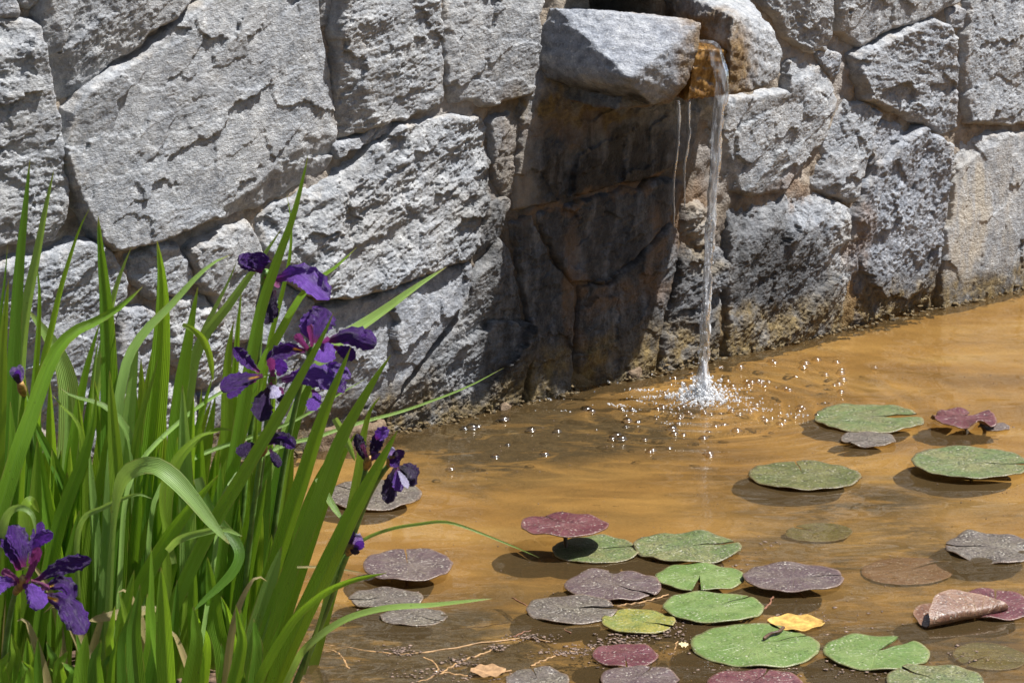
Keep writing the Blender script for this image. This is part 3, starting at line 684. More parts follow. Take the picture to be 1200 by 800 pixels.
# ------------------------------------------------------------------ splash and bubbles
def foam_material():
    N = NB('white_water')
    a = N.new('ShaderNodeBsdfGlass', {'Color': (1, 1, 1), 'Roughness': 0.02, 'IOR': 1.33}).outputs[0]
    b = N.new('ShaderNodeBsdfDiffuse', {'Color': (0.82, 0.84, 0.86)}).outputs[0]
    t = N.new('ShaderNodeBsdfTransparent').outputs[0]
    m = N.new('ShaderNodeMixShader', {0: 0.6, 1: a, 2: b}).outputs[0]
    return N.done(N.new('ShaderNodeMixShader', {0: 0.35, 1: m, 2: t}).outputs[0])
M_FOAM = foam_material()
def bubble_material():
    N = NB('soap_clear_bubble')
    fr = N.new('ShaderNodeFresnel', {'IOR': 1.75}).outputs[0]
    rim = N.mapr(N.new('ShaderNodeLayerWeight', {'Blend': .5}).outputs['Facing'], .45, .95)
    t = N.new('ShaderNodeBsdfTransparent', {'Color': N.mix(rim, (.95, .93, .9), (.42, .36, .29))}).outputs[0]
    g = N.new('ShaderNodeBsdfGlossy', {'Color': (1, 1, 1), 'Roughness': 0.16}).outputs[0]
    return N.done(N.new('ShaderNodeMixShader', {0: N.math('MULTIPLY', fr, 1.3, True), 1: t, 2: g}).outputs[0])
M_BUB = bubble_material()
def ico(sub, r):
    bm = bmesh.new(); bmesh.ops.create_icosphere(bm, subdivisions=sub, radius=r)
    V = np.array([v.co for v in bm.verts]); F = np.array([[v.index for v in f.verts] for f in bm.faces]); bm.free(); return V, F
IV, IF = ico(2, 1.0); IV1, IF1 = ico(1, 1.0)
rs = np.random.default_rng(5)
VV, FF, off = [], [], 0
for i in range(620):
    ang = rs.uniform(0, 2 * math.pi); r = abs(rs.normal(0, .021)) + rs.uniform(0, .012)
    z = abs(rs.normal(0, .016)) * math.exp(-r * 20) + 0.001
    s = rs.uniform(.0008, .0034) * math.exp(-r * 8)
    c = np.array([SPL.x + r * math.cos(ang) * 1.15, SPL.y + r * math.sin(ang) * 1.1, z])
    VV.append(IV1 * s * np.array([1, 1, rs.uniform(.7, 1.6)]) + c); FF.append(IF1 + off); off += len(IV1)
for i in range(120):                                   # spray thrown a little farther, and froth lying flat
    ang = rs.uniform(0, 2 * math.pi); r = .03 + abs(rs.normal(0, .042))
    s = rs.uniform(.0005, .0016)
    z = abs(rs.normal(0, .016)) * (rs.uniform() < .45) + .0006
    c = np.array([SPL.x - .008 + r * math.cos(ang) * 1.3, SPL.y + r * math.sin(ang), z])
    VV.append(IV1 * s + c); FF.append(IF1 + off); off += len(IV1)
for k in range(26):                                    # rafts of froth drifting off
    cx, cy = rs.normal(0, .085) - .02, rs.normal(0, .06)
    for i in range(16):
        s = rs.uniform(.0005, .0016); c = np.array([SPL.x + cx + rs.normal(0, .010), SPL.y + cy + rs.normal(0, .004), .0007])
        VV.append(IV1 * s + c); FF.append(IF1 + off); off += len(IV1)
for i in range(110):                                   # drops breaking off the stream
    k = int(rs.integers(46, 88)); c = np.array(path[k]) + rs.normal(0, 1, 3) * np.array([.006, .006, .008]) * (.4 + (k - 46) / 42)
    s = rs.uniform(.0006, .0018); VV.append(IV1 * s * np.array([1, 1, rs.uniform(1, 2.4)]) + c); FF.append(IF1 + off); off += len(IV1)
o = mesh_np('splash', np.concatenate(VV), np.concatenate(FF), M_FOAM)
tag(o, 'white splash and froth where the stream hits the pond', 'splash', None, 'stuff')

# bubbles: a dome with a small meniscus ring; one mesh, many copies
def bubble_mesh():
    nr, ns = 9, 18; V = []; 
    prof = [(1.28, 0.02), (1.12, 0.07), (1.02, 0.2)] + [(math.cos(a), 0.2 + 0.72 * math.sin(a)) for a in np.linspace(0.12, math.pi / 2 - .08, nr)]
    for r, z in prof:
        for k in range(ns): V.append((r * math.cos(2 * math.pi * k / ns), r * math.sin(2 * math.pi * k / ns), z))
    n = len(prof); F = [(i * ns + k, i * ns + (k + 1) % ns, (i + 1) * ns + (k + 1) % ns, (i + 1) * ns + k) for i in range(n - 1) for k in range(ns)]
    F.append(tuple((n - 1) * ns + k for k in range(ns)))
    return V, F
bV, bF = bubble_mesh()
bub0 = mesh_np('bubble', bV, bF, M_BUB)
tag(bub0, 'small clear air bubble floating on the amber water around the splash', 'bubble', 'air bubbles around the splash')
bpx = [(548,493,7),(553,502,9),(544,503,6),(590,492,9),(560,500,5),(622,505,7),(653,506,6),(638,533,7),(580,536,7),(528,550,6),(595,522,4),(590,492,5),(687,481,9),(693,483,6),
       (728,480,5),(740,481,6),(733,488,4),(735,494,7),(722,511,8),(728,515,8),(717,515,5),(755,516,5),(764,528,6),(761,530,5),(784,525,4),(733,501,4),(748,495,4),(787,504,8),(790,509,6),(795,497,5),
       (824,514,6),(830,532,7),(832,535,5),(863,505,7),(848,498,5),(866,486,5),(886,476,6),(893,490,5),(915,498,5),(897,493,5),(912,497,4),(920,456,5),(924,458,5),(904,424,6),(907,426,5),(893,412,5),(883,408,5),
       (898,404,6),(897,408,5),(925,407,5),(943,426,7),(941,431,6),(957,422,6),(980,425,5),(985,438,6),(987,446,6),(982,451,6),(985,460,5),(977,452,4),(986,434,4),(967,440,5),(932,442,4),(848,423,5),(859,421,5),(867,431,6),
       (845,431,4),(880,449,6),(888,447,5),(876,453,5),(896,453,4),(900,448,4),(891,450,4),(938,478,6),(936,482,4),(919,494,4),(1025,431,4),(838,500,5),(800,478,6),(776,478,6),(770,480,5),(857,482,5),(865,470,5),(778,462,5),(786,440,5),(790,444,5),(800,450,5),(810,438,4),(858,454,6),(852,447,5)]
rb = random.Random(9)
for i in range(52):
    a = rb.uniform(0, 2 * math.pi); r = abs(rb.gauss(0, 1))
    bpx.append((812 + 95 * r * math.cos(a) + rb.uniform(-25, 25), 482 + 26 * r * math.sin(a) + rb.uniform(-4, 4), rb.uniform(2.2, 4.6)))
first = True
for x, y, w in bpx:
    if y < 435 - .225 * (x - 760) + 14 or y > 560: continue
    p = at_z(x, y); sc = (p - CAMP).length / FPX * w * 0.8
    b = bub0 if first else bub0.copy()
    if not first: COL.objects.link(b)
    first = False
    b.location = (p.x, p.y, 0.0004); b.scale = (sc, sc, sc * rb.uniform(.75, 1.0)); b.rotation_euler = (0, 0, rb.uniform(0, 6))

# ------------------------------------------------------------------ water lily pads
def pad_material(name, main, alt, speck, amount, dust=0.4):
    N = NB(name); co = N.coord(); r = N.rnd()
    comb = N.new('ShaderNodeCombineXYZ', {0: N.math('MULTIPLY', r, 5.0), 1: N.math('MULTIPLY', r, 2.3), 2: 0.0}).outputs[0]
    v = N.new('ShaderNodeVectorMath', {0: co, 1: comb}, operation='ADD').outputs[0]
    big = N.noise(v, 22, 5, 0.65); fine = N.noise(v, 330, 5, 0.7); mid = N.noise(v, 120, 5, .7)
    c = N.mix(N.mapr(big, 0.38, 0.64), main, alt)
    c = N.mix(N.mapr(mid, 0.5, 0.68, 0, .55), c, N.mix(.5, c, speck))
    rad = N.attr('rad'); ang = N.attr('ang')
    vein = N.math('ABSOLUTE', N.math('SINE', N.math('ADD', N.math('MULTIPLY', ang, 11.0), N.math('MULTIPLY', big, 1.2))))
    vn = N.math('MULTIPLY', N.mapr(vein, 0.0, 0.22, 1, 0), N.mapr(rad, 1.0, 0.2, 0.05, 0.5))
    c = N.mix(vn, c, N.mix(.45, c, (0.55, 0.52, 0.22)))
    c = N.mix(N.mapr(fine, 0.60 - 0.12 * amount, 0.66 - 0.05 * amount, 0, 0.85 * min(1, amount + .25)), c, speck)
    w = N.voro(v, 190); c = N.mix(N.math('MULTIPLY', N.mapr(w, 0.16, 0.05, 0, 1), N.mapr(N.noise(v, 60, 3), .5, .68, 0, dust * .8)), c, (0.72, 0.69, 0.60))
    c = N.mix(N.mapr(N.voro(v, 85), 0.13, 0.05, 0, 0.8), c, (0.05, 0.035, 0.025))
    c = N.mix(N.math('MULTIPLY', N.mapr(rad, 0.93, 1.0, 0, .55), 1.0), c, N.mix(.6, c, (0.28, 0.17, 0.10)))
    vc = N.new('ShaderNodeTexVoronoi', {'Vector': v, 'Scale': 560.0}).outputs['Color']
    gr = N.new('ShaderNodeSeparateColor', {0: vc})
    cl = N.mapr(N.noise(v, 48, 4, .7), .38, .62, .15, 1)
    c = N.mix(N.math('MULTIPLY', N.mapr(gr.outputs[0], .74 - .36 * amount, .84, 0, .9), cl), c, speck)
    c = N.mix(N.math('MULTIPLY', N.mapr(gr.outputs[1], .97 - .17 * dust, .99, 0, .6), cl), c, (.50, .46, .38))
    h = N.math('ADD', N.math('MULTIPLY', fine, .6), N.math('ADD', N.math('MULTIPLY', mid, .8), N.math('MULTIPLY', vn, -1.2)))
    pr = N.bsdf(c, N.mapr(fine, .3, .7, .24, .52), N.bump(h, .55, .0022), .5)
    return N.done(pr)
M_PAD = {
 'green': pad_material('green_lily_pad', (0.094, 0.149, 0.036), (0.135, 0.184, 0.056), (0.052, 0.081, 0.020), .30, .35),
 'mottled': pad_material('mottled_green_lily_pad', (0.095, 0.131, 0.043), (0.155, 0.155, 0.063), (0.036, 0.041, 0.018), .75, .6),
 'olive': pad_material('olive_lily_pad', (0.075, 0.088, 0.023), (0.129, 0.125, 0.041), (0.031, 0.027, 0.013), .8, .5),
 'yellow': pad_material('yellowing_lily_pad', (0.223, 0.194, 0.036), (0.144, 0.169, 0.043), (0.054, 0.077, 0.018), .6, .4),
 'mauve': pad_material('mauve_lily_pad', (0.088, 0.057, 0.058), (0.126, 0.097, 0.081), (0.038, 0.023, 0.026), .75, .6),
 'grey': pad_material('grey_silted_lily_pad', (0.113, 0.091, 0.078), (0.141, 0.118, 0.089), (0.032, 0.025, 0.020), .95, .75),
 'maroon': pad_material('maroon_lily_pad', (0.088, 0.023, 0.029), (0.126, 0.046, 0.048), (0.036, 0.013, 0.015), .45, .35),
 'brown': pad_material('brown_lily_pad', (0.122, 0.056, 0.032), (0.167, 0.090, 0.052), (0.054, 0.025, 0.015), .3, .3),
}
def simple_mat(name, col, rough=.6, nscale=60, var=.4, spec=.4):
    N = NB(name); co = N.coord(); f = N.noise(co, nscale, 5, .65)
    c = N.mix(N.mapr(f, .35, .68), tuple(x * (1 - var) for x in col), tuple(min(1, x * (1 + var)) for x in col))
    return N.done(N.bsdf(c, rough, N.bump(f, .4, .002), spec))
M_PETIOLE = simple_mat('dark_reddish_stalk', (0.085, 0.045, 0.025), .5)
M_PETIOLE_G = simple_mat('olive_stalk', (0.10, 0.085, 0.03), .5)

def lily_pad(px, py, w, h, kind, label, z=.0035, notch=90, nw=4, seed=0, wav=.0009, ragged=.02, depth_stalk=True, tilt=(0, 0), cup=0.0, stalk_px=None):
    c = at_z(px, py, z); dist = (c - CAMP).length
    rx = dist / FPX * w / 2
    dep = math.asin((CAM_H - z) / dist)
    ry = min(max(dist / FPX * h / 2 / math.sin(dep), rx * .82), rx * 1.2)
    root = empty('lily_pad', (c.x, c.y, z)); tag(root, label, 'lily pad', 'water lily pads on the pond')
    nr, ns = 16, 96; na = math.radians(notch); hw = math.radians(nw) / 2
    rg = random.Random(seed); ph = [rg.uniform(0, 6.28) for _ in range(8)]
    top, rad, angs = [], [], []
    for i in range(nr + 1):
        f = i / nr
        for k in range(ns + 1):
            t = hw + (2 * math.pi - 2 * hw) * k / ns
            a = na + t
            e = 1 + ragged * (math.sin(3 * a + ph[0]) * .3 + math.sin(5 * a + ph[1]) * .2 + math.sin(11 * a + ph[2]) * .22 + math.sin(23 * a + ph[3]) * .22 + math.sin(47 * a + ph[7]) * .14)
            lobe = 1 - 0.05 * math.exp(-min(t, 2 * math.pi - t) * 9)
            r = f * e * lobe
            x = rx * r * math.cos(a); y = ry * r * math.sin(a)
            zz = wav * f * f * (math.sin(4 * a + ph[4]) + .7 * math.sin(7 * a + ph[5])) + cup * rx * f ** 3 + tilt[0] * x + tilt[1] * y
            zz += 0.0011 * math.sin(x * 130 + ph[6]) * math.sin(y * 150 + ph[4]) + 0.0016 * math.exp(-f * 5)
            top.append((x, y, max(zz, -z + .0012))); rad.append(f); angs.append(t)
    n = len(top); W = ns + 1
    V = top + [(x, y, q - .0013) for x, y, q in top]
    F = [(i * W + k, (i + 1) * W + k, (i + 1) * W + k + 1, i * W + k + 1) for i in range(nr) for k in range(ns)]
    F += [tuple(n + j for j in f[::-1]) for f in F]
    rim = [nr * W + k for k in range(W)]
    F += [(rim[k], n + rim[k], n + rim[k + 1], rim[k + 1]) for k in range(ns)]
    mesh_np('leaf_blade', V, F, M_PAD[kind], root, True, {'rad': rad + rad, 'ang': angs + angs})
    if depth_stalk:
        dx, dy = rg.uniform(-.05, .04), (rg.uniform(-.05, .0) if z > .0065 else rg.uniform(.06, .12))
        b = Vector((dx, dy, FLOOR_Z - z - .01)); a = Vector((0, 0, -.0012))
        bpy.context.view_layer.update()
        pts = [Vector(c) + a, Vector(c) + a * .2 + Vector((dx * .08, dy * .08, b.z * .3)), Vector(c) + Vector((dx * .5, dy * .45, b.z * .7)), Vector(c) + b]
        tube('petiole', spline(pts, 16), [.0026] * 16, M_PETIOLE if kind in ('maroon', 'mauve', 'brown', 'grey') else M_PETIOLE_G, root, 8)
    return root
PADS = [
 (662,614,103,30,'maroon','round maroon pad raised above the water on its dark stalk',dict(z=.032,notch=118,nw=3,tilt=(0,-.03),ragged=.006,wav=.0012)),
 (698,643,101,32,'mottled','speckled yellow green pad just in front of the raised maroon pad',dict(notch=15,nw=6,ragged=.03)),
 (806,640,126,35,'mottled','pale green pad with a ragged right edge overlapping the speckled yellow green pad',dict(notch=20,nw=9,ragged=.03,wav=.0015,z=.006)),
 (820,675,104,31,'green','light green pad whose dark slit opens towards the camera',dict(notch=262,nw=13,ragged=.008)),
 (718,685,113,36,'mauve','large mauve pad with a pale curled left tip in the middle of the cluster',dict(notch=-38,nw=10,ragged=.02,wav=.0015)),
 (670,713,107,33,'grey','grey mauve silted pad at the left of the cluster, wide slit to the right',dict(notch=12,nw=14,ragged=.012)),
 (748,727,86,28,'yellow','yellow green pad with yellow flecks below the large mauve pad',dict(notch=-25,nw=8,ragged=.03)),
 (836,710,118,35,'green','smooth green pad, narrow slit on its right, in front of the light green pad',dict(notch=38,nw=4,ragged=.006,z=.006)),
 (930,676,118,33,'mauve','dusty mauve pad standing alone right of the light green pads, dark stalk showing below',dict(notch=5,nw=3,ragged=.012,z=.007,cup=.015)),
 (885,755,150,50,'green','largest green pad, a brown twig lying on it',dict(notch=28,nw=3,ragged=.007)),
 (1027,763,123,40,'green','bright green pad with a wide wedge cut toward the upper right',dict(notch=48,nw=20,ragged=.007)),
 (1096,796,112,36,'mottled','mottled green pad at the bottom edge right of the wedge cut pad',dict(notch=130,nw=5,ragged=.012)),
 (733,767,77,27,'maroon','small glossy maroon pad among roots near the bottom',dict(notch=270,nw=4,ragged=.012)),
 (750,794,92,30,'mauve','dusty purple grey pad cut by the bottom edge, below the small maroon pad',dict(notch=70,nw=4,ragged=.015)),
 (630,796,74,30,'grey','small grey silted pad at the bottom edge left of the roots',dict(notch=100,nw=4,ragged=.015)),
 (885,799,112,30,'maroon','maroon pad at the bottom edge below the largest green pad',dict(notch=70,nw=4,ragged=.01)),
 (478,662,105,37,'mauve','two lobed dusty mauve pad right of the iris leaves',dict(notch=96,nw=3,ragged=.016,z=.010,cup=.03)),
 (452,700,88,24,'grey','grey tan silted pad behind the long bent leaf tip',dict(notch=200,nw=5,ragged=.012)),
 (485,722,79,18,'grey','half sunk grey tan pad below the long bent leaf tip',dict(notch=330,nw=5,ragged=.02,z=.0015)),
 (438,578,112,36,'grey','dull grey pink pad half hidden behind the right iris leaves',dict(notch=150,nw=4,ragged=.012)),
 (943,557,131,33,'olive','olive pad floating alone in front of the falling water',dict(notch=95,nw=2,ragged=.01,cup=.015)),
 (1018,489,126,33,'mottled','green pad with a torn right end nearest the stone wall',dict(notch=10,nw=16,ragged=.035,wav=.0012)),
 (1017,514,64,17,'grey','small grey silted pad just below the torn green pad',dict(notch=220,nw=6,ragged=.03)),
 (1130,489,74,26,'maroon','reddish pad with lifted crumpled edges right of the torn green pad',dict(notch=60,nw=20,ragged=.08,wav=.004,z=.012,tilt=(0,-.05))),
 (1165,499,36,10,'mauve','tiny mauve pad beside the reddish crumpled pad',dict(notch=200,nw=6,ragged=.03)),
 (1137,542,136,36,'mottled','pale green dusty pad at the right edge raised on a dark stalk',dict(notch=-10,nw=5,ragged=.012,z=.008,cup=.02)),
 (1162,641,106,36,'grey','pinkish mottled pad with a wavy rim at the right edge',dict(notch=170,nw=6,ragged=.03,wav=.0025)),
 (1166,707,92,30,'maroon','dark maroon pad tucked behind the curled brown pad',dict(notch=80,nw=4,ragged=.01,z=.006,tilt=(0,.05))),
]
for i, (x, y, w, h, k, lab, kw) in enumerate(PADS): lily_pad(x, y, w, h, k, lab, seed=60 + i, **kw)

# the curled pad: its near right side is rolled up
def curled_pad():
    c = at_z(1128, 722, .004); r = (c - CAMP).length / FPX * 56
    root = tag(empty('lily_pad', tuple(c)), 'large brown pad with its near side folded up and over at the right', 'lily pad', 'water lily pads on the pond')
    nr, ns = 26, 72; V, rad, ang = [], [], []
    fd = Vector((math.cos(math.radians(-62)), math.sin(math.radians(-62)))); R1 = .006
    for i in range(nr + 1):
        for k in range(ns + 1):
            f = i / nr; a = 2 * math.pi * k / ns
            e = 1 + .02 * math.sin(5 * a + 1) + .012 * math.sin(11 * a)
            x, y = r * f * e * math.cos(a), r * 1.05 * f * e * math.sin(a)
            d = x * fd.x + y * fd.y - r * .12; z = .0015 * math.sin(3 * a) * f
            if d > 0:
                th = min(d / R1, 2.75); ex = max(0, d - 2.75 * R1)
                dd = R1 * math.sin(th) + ex * math.cos(2.75); zz = R1 * (1 - math.cos(th)) + ex * math.sin(2.75)
                x += fd.x * (dd - d); y += fd.y * (dd - d); z += zz
            V.append((x, y, z)); rad.append(f); ang.append(a)
    W = ns + 1; F = [(i * W + k, (i + 1) * W + k, (i + 1) * W + k + 1, i * W + k + 1) for i in range(nr) for k in range(ns)]
    n = len(V); V2 = V + [(x, y, z - .0012) for x, y, z in V]; F = F + [tuple(n + j for j in f[::-1]) for f in F]
    mesh_np('leaf_blade', V2, F, M_PAD['brown'], root, True, {'rad': rad * 2, 'ang': ang * 2})
curled_pad()
# sunken pads on the way down to the bed
for x, y, w, h, k, lab, kw in ((1160, 752, 84, 30, 'olive', 'sunken olive pad under the water in front of the curled brown pad', dict(notch=200, nw=10)),
                               (1065, 655, 110, 26, 'brown', 'dim brown pad sunk below the surface right of the dusty mauve pad', dict(notch=20, nw=8)),
                               (960, 610, 80, 18, 'olive', 'dim olive pad sunk below the surface under the olive floating pad', dict(notch=120, nw=8))):
    r = lily_pad(x, y, w, h, k, lab, z=.0, seed=x, depth_stalk=False, ragged=.03, **kw)
    r.location.z = -.045; r.rotation_euler = (.06, -.05, .3)
    r['group'] = 'sunken lily pads'
# ------------------------------------------------------------------ floating bits, roots, rocks
M_ROOT = simple_mat('tan_root', (0.30, 0.175, 0.075), .6, 90, .4)
M_ROOT_R = simple_mat('reddish_root', (0.17, 0.075, 0.04), .6, 90, .35)
M_CRUMB = simple_mat('pinkish_tan_flakes', (0.17, 0.115, 0.085), .85, 300, .7)
M_STRAW = simple_mat('pale_straw', (0.62, 0.52, 0.30), .6, 120, .2)
ROOTS = [
 ([(352,752),(415,760),(465,766),(515,762),(552,755),(590,750),(618,747),(645,753)], .0017, 'long tan root trailing from the iris clump across the lower pond', M_ROOT),
 ([(515,790),(540,775),(565,766),(583,758)], .0019, 'short tan root with pink flakes on it, slanting up between two longer ones', M_ROOT),
 ([(508,786),(552,792),(577,789),(598,786)], .0020, 'thick tan root lying level at the bottom edge', M_ROOT),
 ([(477,732),(515,737),(565,735),(618,726)], .0013, 'thin reddish root just below the half sunk pad', M_ROOT_R),
 ([(600,746),(640,731),(664,716)], .0014, 'reddish root slanting up to the grey mauve pad', M_ROOT_R),
 ([(494,770),(508,776),(513,786),(503,795),(488,800)], .0021, 'looped tan root near the bottom edge', M_ROOT),
 ([(622,780),(655,767),(695,760)], .0018, 'tan root crusted with flakes left of the small maroon pad', M_ROOT),
 ([(722,710),(754,705),(782,697)], .0017, 'thin tan twig between the large mauve pad and the green pad', M_ROOT),
 ([(784,782),(790,765),(793,752)], .0015, 'short upright twig left of the largest green pad', M_ROOT),
 ([(846,725),(870,722),(898,711),(905,700)], .0021, 'brown stalk curving along the front of the smooth green pad', M_ROOT_R),
 ([(365,770),(390,763),(402,772),(408,784)], .0022, 'bent yellowish root beside the iris stems', M_ROOT),
 ([(600,700),(622,712),(640,722),(668,742)], .0013, 'thin dark reddish root crossing under the grey mauve pad', M_ROOT_R),
]
for pts, r, lab, m in ROOTS:
    w = [at_z(x, y, -.0006) for x, y in pts]; c = w[len(w) // 2]
    rt = empty('root', (c.x, c.y, 0)); bpy.context.view_layer.update(); COL.objects.unlink(rt); bpy.data.objects.remove(rt)
    s = spline(w, 40)
    s = [p + Vector((float(noise3(i * .35, 0, 0, 3)) * .003, float(noise3(i * .35, 4, 0, 5)) * .006, float(noise3(i * .3, 9, 0, 7)) * .0015)) for i, p in enumerate(s)]
    o = tube('root', s, [r * .62 * (1 + .35 * float(noise3(i * .4, 1, 2, 9))) for i in range(40)], m, None, 7)
    M = Matrix.Translation((c.x, c.y, 0)); o.data.transform(M.inverted()); o.location = (c.x, c.y, 0)
    tag(o, lab, 'root', 'roots and twigs afloat among the pads')
# flakes caught along the roots and round the pads: too many to count
rf = np.random.default_rng(21); VV, FF, off = [], [], 0
spots = [(472,763,22,4,60),(500,788,30,5,40),(545,776,20,5,45),(580,759,10,3,30),(625,748,22,3,55),(655,766,26,3,55),(690,760,22,4,60),(722,752,22,4,55),(750,745,40,5,60),(790,738,30,6,40),(810,727,18,4,40),
         (700,776,12,4,16),(780,760,40,16,26),(860,782,40,5,50),(840,664,24,5,20),(900,640,14,5,10),(1150,496,40,4,12),(960,735,60,10,30),(1000,785,60,8,40),(1130,770,30,8,15),(440,712,30,10,12),(560,797,60,4,30),(930,725,40,6,20)]
for x, y, sx, sy, n in spots:
    for _ in range(int(n * 1.3)):
        p = at_z(x + rf.normal(0, sx * .7), y + rf.normal(0, sy * .8)); s = rf.uniform(.0005, .0021)
        a, b = rf.normal(size=2) * .5
        q = IV1 * np.array([s * rf.uniform(.6, 1.7), s * rf.uniform(.6, 1.7), s * .28]) * (1 + .3 * rf.normal(size=(len(IV1), 1))); ca, sa = math.cos(a * 6), math.sin(a * 6)
        q = q @ np.array([[ca, -sa, 0], [sa, ca, 0], [0, 0, 1]])
        VV.append(q + np.array([p.x, p.y, .001])); FF.append(IF1 + off); off += len(IV1)
for _ in range(520):                                     # fine specks drifting everywhere on the surface
    x, y = rf.uniform(380, 1230), rf.uniform(440, 810)
    if y < 450 - .225 * (x - 760) + 8: continue
    p = at_z(x, y); s = rf.uniform(.0004, .0010)
    VV.append(IV1 * s + np.array([p.x, p.y, .0006])); FF.append(IF1 + off); off += len(IV1)
tag(mesh_np('debris', np.concatenate(VV), np.concatenate(FF), M_CRUMB, None, False), 'pinkish tan flakes and crumbs afloat around the pads and roots', 'debris', None, 'stuff')

def flat_leaf(name, px, py, w, h, mat, label, cat, rot=0, z=.003, curl=.15):
    c = at_z(px, py, z); d = (c - CAMP).length; lx = d / FPX * w / 2; ly = d / FPX * h / 2 / math.sin(math.asin(CAM_H / d))
    V, F = [], []; n, m = 18, 7
    for i in range(n):
        u = i / (n - 1) * 2 - 1
        for j in range(m):
            t = j / (m - 1) * 2 - 1; wd = (1 - abs(u) ** 2.2) ** .7 + .03
            V.append((lx * u, ly * t * wd, curl * lx * (u * u * .25 + .3 * t * t) + .0012 * math.sin(9 * u + 4 * t)))
    F = grid_faces(n, m)
    o = mesh_np(name, V, F, mat, None, True); o.location = (c.x, c.y, z); o.rotation_euler = (0, 0, math.radians(rot))
    return tag(o, label, cat)
M_YLEAF = simple_mat('yellow_dead_leaf', (0.42, 0.25, 0.06), .55, 90, .35)
M_TLEAF = simple_mat('tan_dead_leaf', (0.28, 0.165, 0.08), .6, 90, .3)
flat_leaf('dead_leaf', 933, 730, 66, 18, M_YLEAF, 'bright yellow dead leaf behind the largest green pad', 'leaf', -5)
flat_leaf('dead_leaf', 572, 786, 42, 14, M_TLEAF, 'tan dead leaf lying between the roots at the bottom', 'leaf', 12)
flat_leaf('dead_leaf', 801, 755, 11, 5, M_STRAW, 'tiny pale yellow petal left of the largest green pad', 'petal', 5)
# twig on the big pad
w = [at_z(x, y, .007) for x, y in ((895, 748), (903, 742), (912, 740), (918, 735))]
o = tube('twig', spline(w, 16), [.0016, .0022] * 8, M_PETIOLE, None, 7, True, .3)
tag(o, 'short dark brown twig lying on the largest green pad', 'twig')

def free_rock(px0, px1, yb, yt, depth_z, seed, label, mat, hgt, name='rock'):
    c = at_z((px0 + px1) / 2, (yb + yt) / 2, 0.0); d = (c - CAMP).length; rx = d / FPX * (px1 - px0) / 2; ry = d / FPX * (yb - yt) / 2 / math.sin(math.asin(CAM_H / d))
    rg = np.random.default_rng(seed); root = empty(name, (c.x, c.y, depth_z)); bpy.context.view_layer.update()
    pts = []
    for k in range(26):
        a = rg.uniform(0, 2 * math.pi); r = rg.uniform(.75, 1.0); zz = rg.choice([depth_z, hgt * rg.uniform(.55, 1)])
        rr_ = r if zz < 0 else r * .86
        pts.append(Vector((c.x + rx * rr_ * math.cos(a), c.y + ry * rr_ * math.sin(a), zz)))
    o = rock_mesh(name, pts, seed, mat, None, lambda v: Vector(v) - Vector((c.x, c.y, depth_z)), voxel=.004, chips=3, amp=.6)
    bpy.data.objects.remove(root); o.location = (c.x, c.y, depth_z)
    return tag(o, label, 'rock')
def rock_mat(name, a, b, c_):
    N = NB(name); co = N.coord(); f = N.noise(co, 90, 8, .7); g = N.noise(co, 14, 4)
    c = N.ramp(f, [(.3, a), (.52, b), (.72, c_)]); c = N.mix(N.mapr(g, .45, .65, 0, .5), c, a)
    return N.done(N.bsdf(c, .8, N.bump(N.math('ADD', f, N.noise(co, 300, 4)), .7, .003), .4))
M_ROCKP = rock_mat('pinkish_rock', (.12, .085, .06), (.30, .22, .18), (.45, .36, .31))
M_ROCKB = rock_mat('brown_rock', (.05, .032, .018), (.15, .10, .06), (.27, .2, .13))
free_rock(300, 470, 530, 500, -.12, 9, 'brown rock at the foot of the wall behind the iris flowers', M_ROCKB, .03)
free_rock(574, 602, 484, 470, -.12, 13, 'small brown stone at the waterline on the left edge of the ledge shadow', M_ROCKB, .012)
free_rock(715, 765, 448, 428, -.12, 17, 'small yellowish stone at the waterline left of the splash', M_ROCKB, .022)
for i, (x, y, w) in enumerate(((28, 575, 26), (45, 592, 34), (215, 548, 40), (236, 560, 26), (205, 570, 22), (66, 585, 18))):
    free_rock(x - w / 2, x + w / 2, y + 8, y - 8, .0, 80 + i, ['small brown stone in the soil at the far left between iris leaves', 'pale brown stone in the soil right of the far left stone', 'reddish stone in the soil seen between the middle iris leaves',
              'small reddish stone right of the one between the middle leaves', 'small stone in front of the reddish one between the middle leaves', 'tiny pale stone in the soil near the left iris fan'][i], M_ROCKP if i % 2 else M_ROCKB, .045)

# ochre crust, silt and crumbs where the wall meets the water: too many to count
M_CRUST = simple_mat('ochre_waterline_crust', (0.105, 0.072, 0.03), .75, 200, .7)
rc = np.random.default_rng(33); VV, FF, off = [], [], 0
for _ in range(2600):
    s_ = rc.uniform(sL + .3, sR - .3); p_ = rc.uniform(.004, .026) + .012 * float(rc.random() ** 3); z_ = -.006 + abs(rc.normal(0, .010)) * (1 - p_ * 18)
    v = WO + DV * s_ + NV * p_; r_ = rc.uniform(.0008, .0045)
    q = IV1 * r_ * np.array([rc.uniform(.7, 1.5), rc.uniform(.7, 1.5), rc.uniform(.4, .9)]) * (1 + .35 * rc.normal(size=(len(IV1), 1)))
    VV.append(q + np.array([v.x, v.y, max(z_, -.008)])); FF.append(IF1 + off); off += len(IV1)
tag(mesh_np('algae', np.concatenate(VV), np.concatenate(FF), M_CRUST, None, True), 'ochre brown algae crust along the foot of the wall at the waterline', 'algae', None, 'stuff')
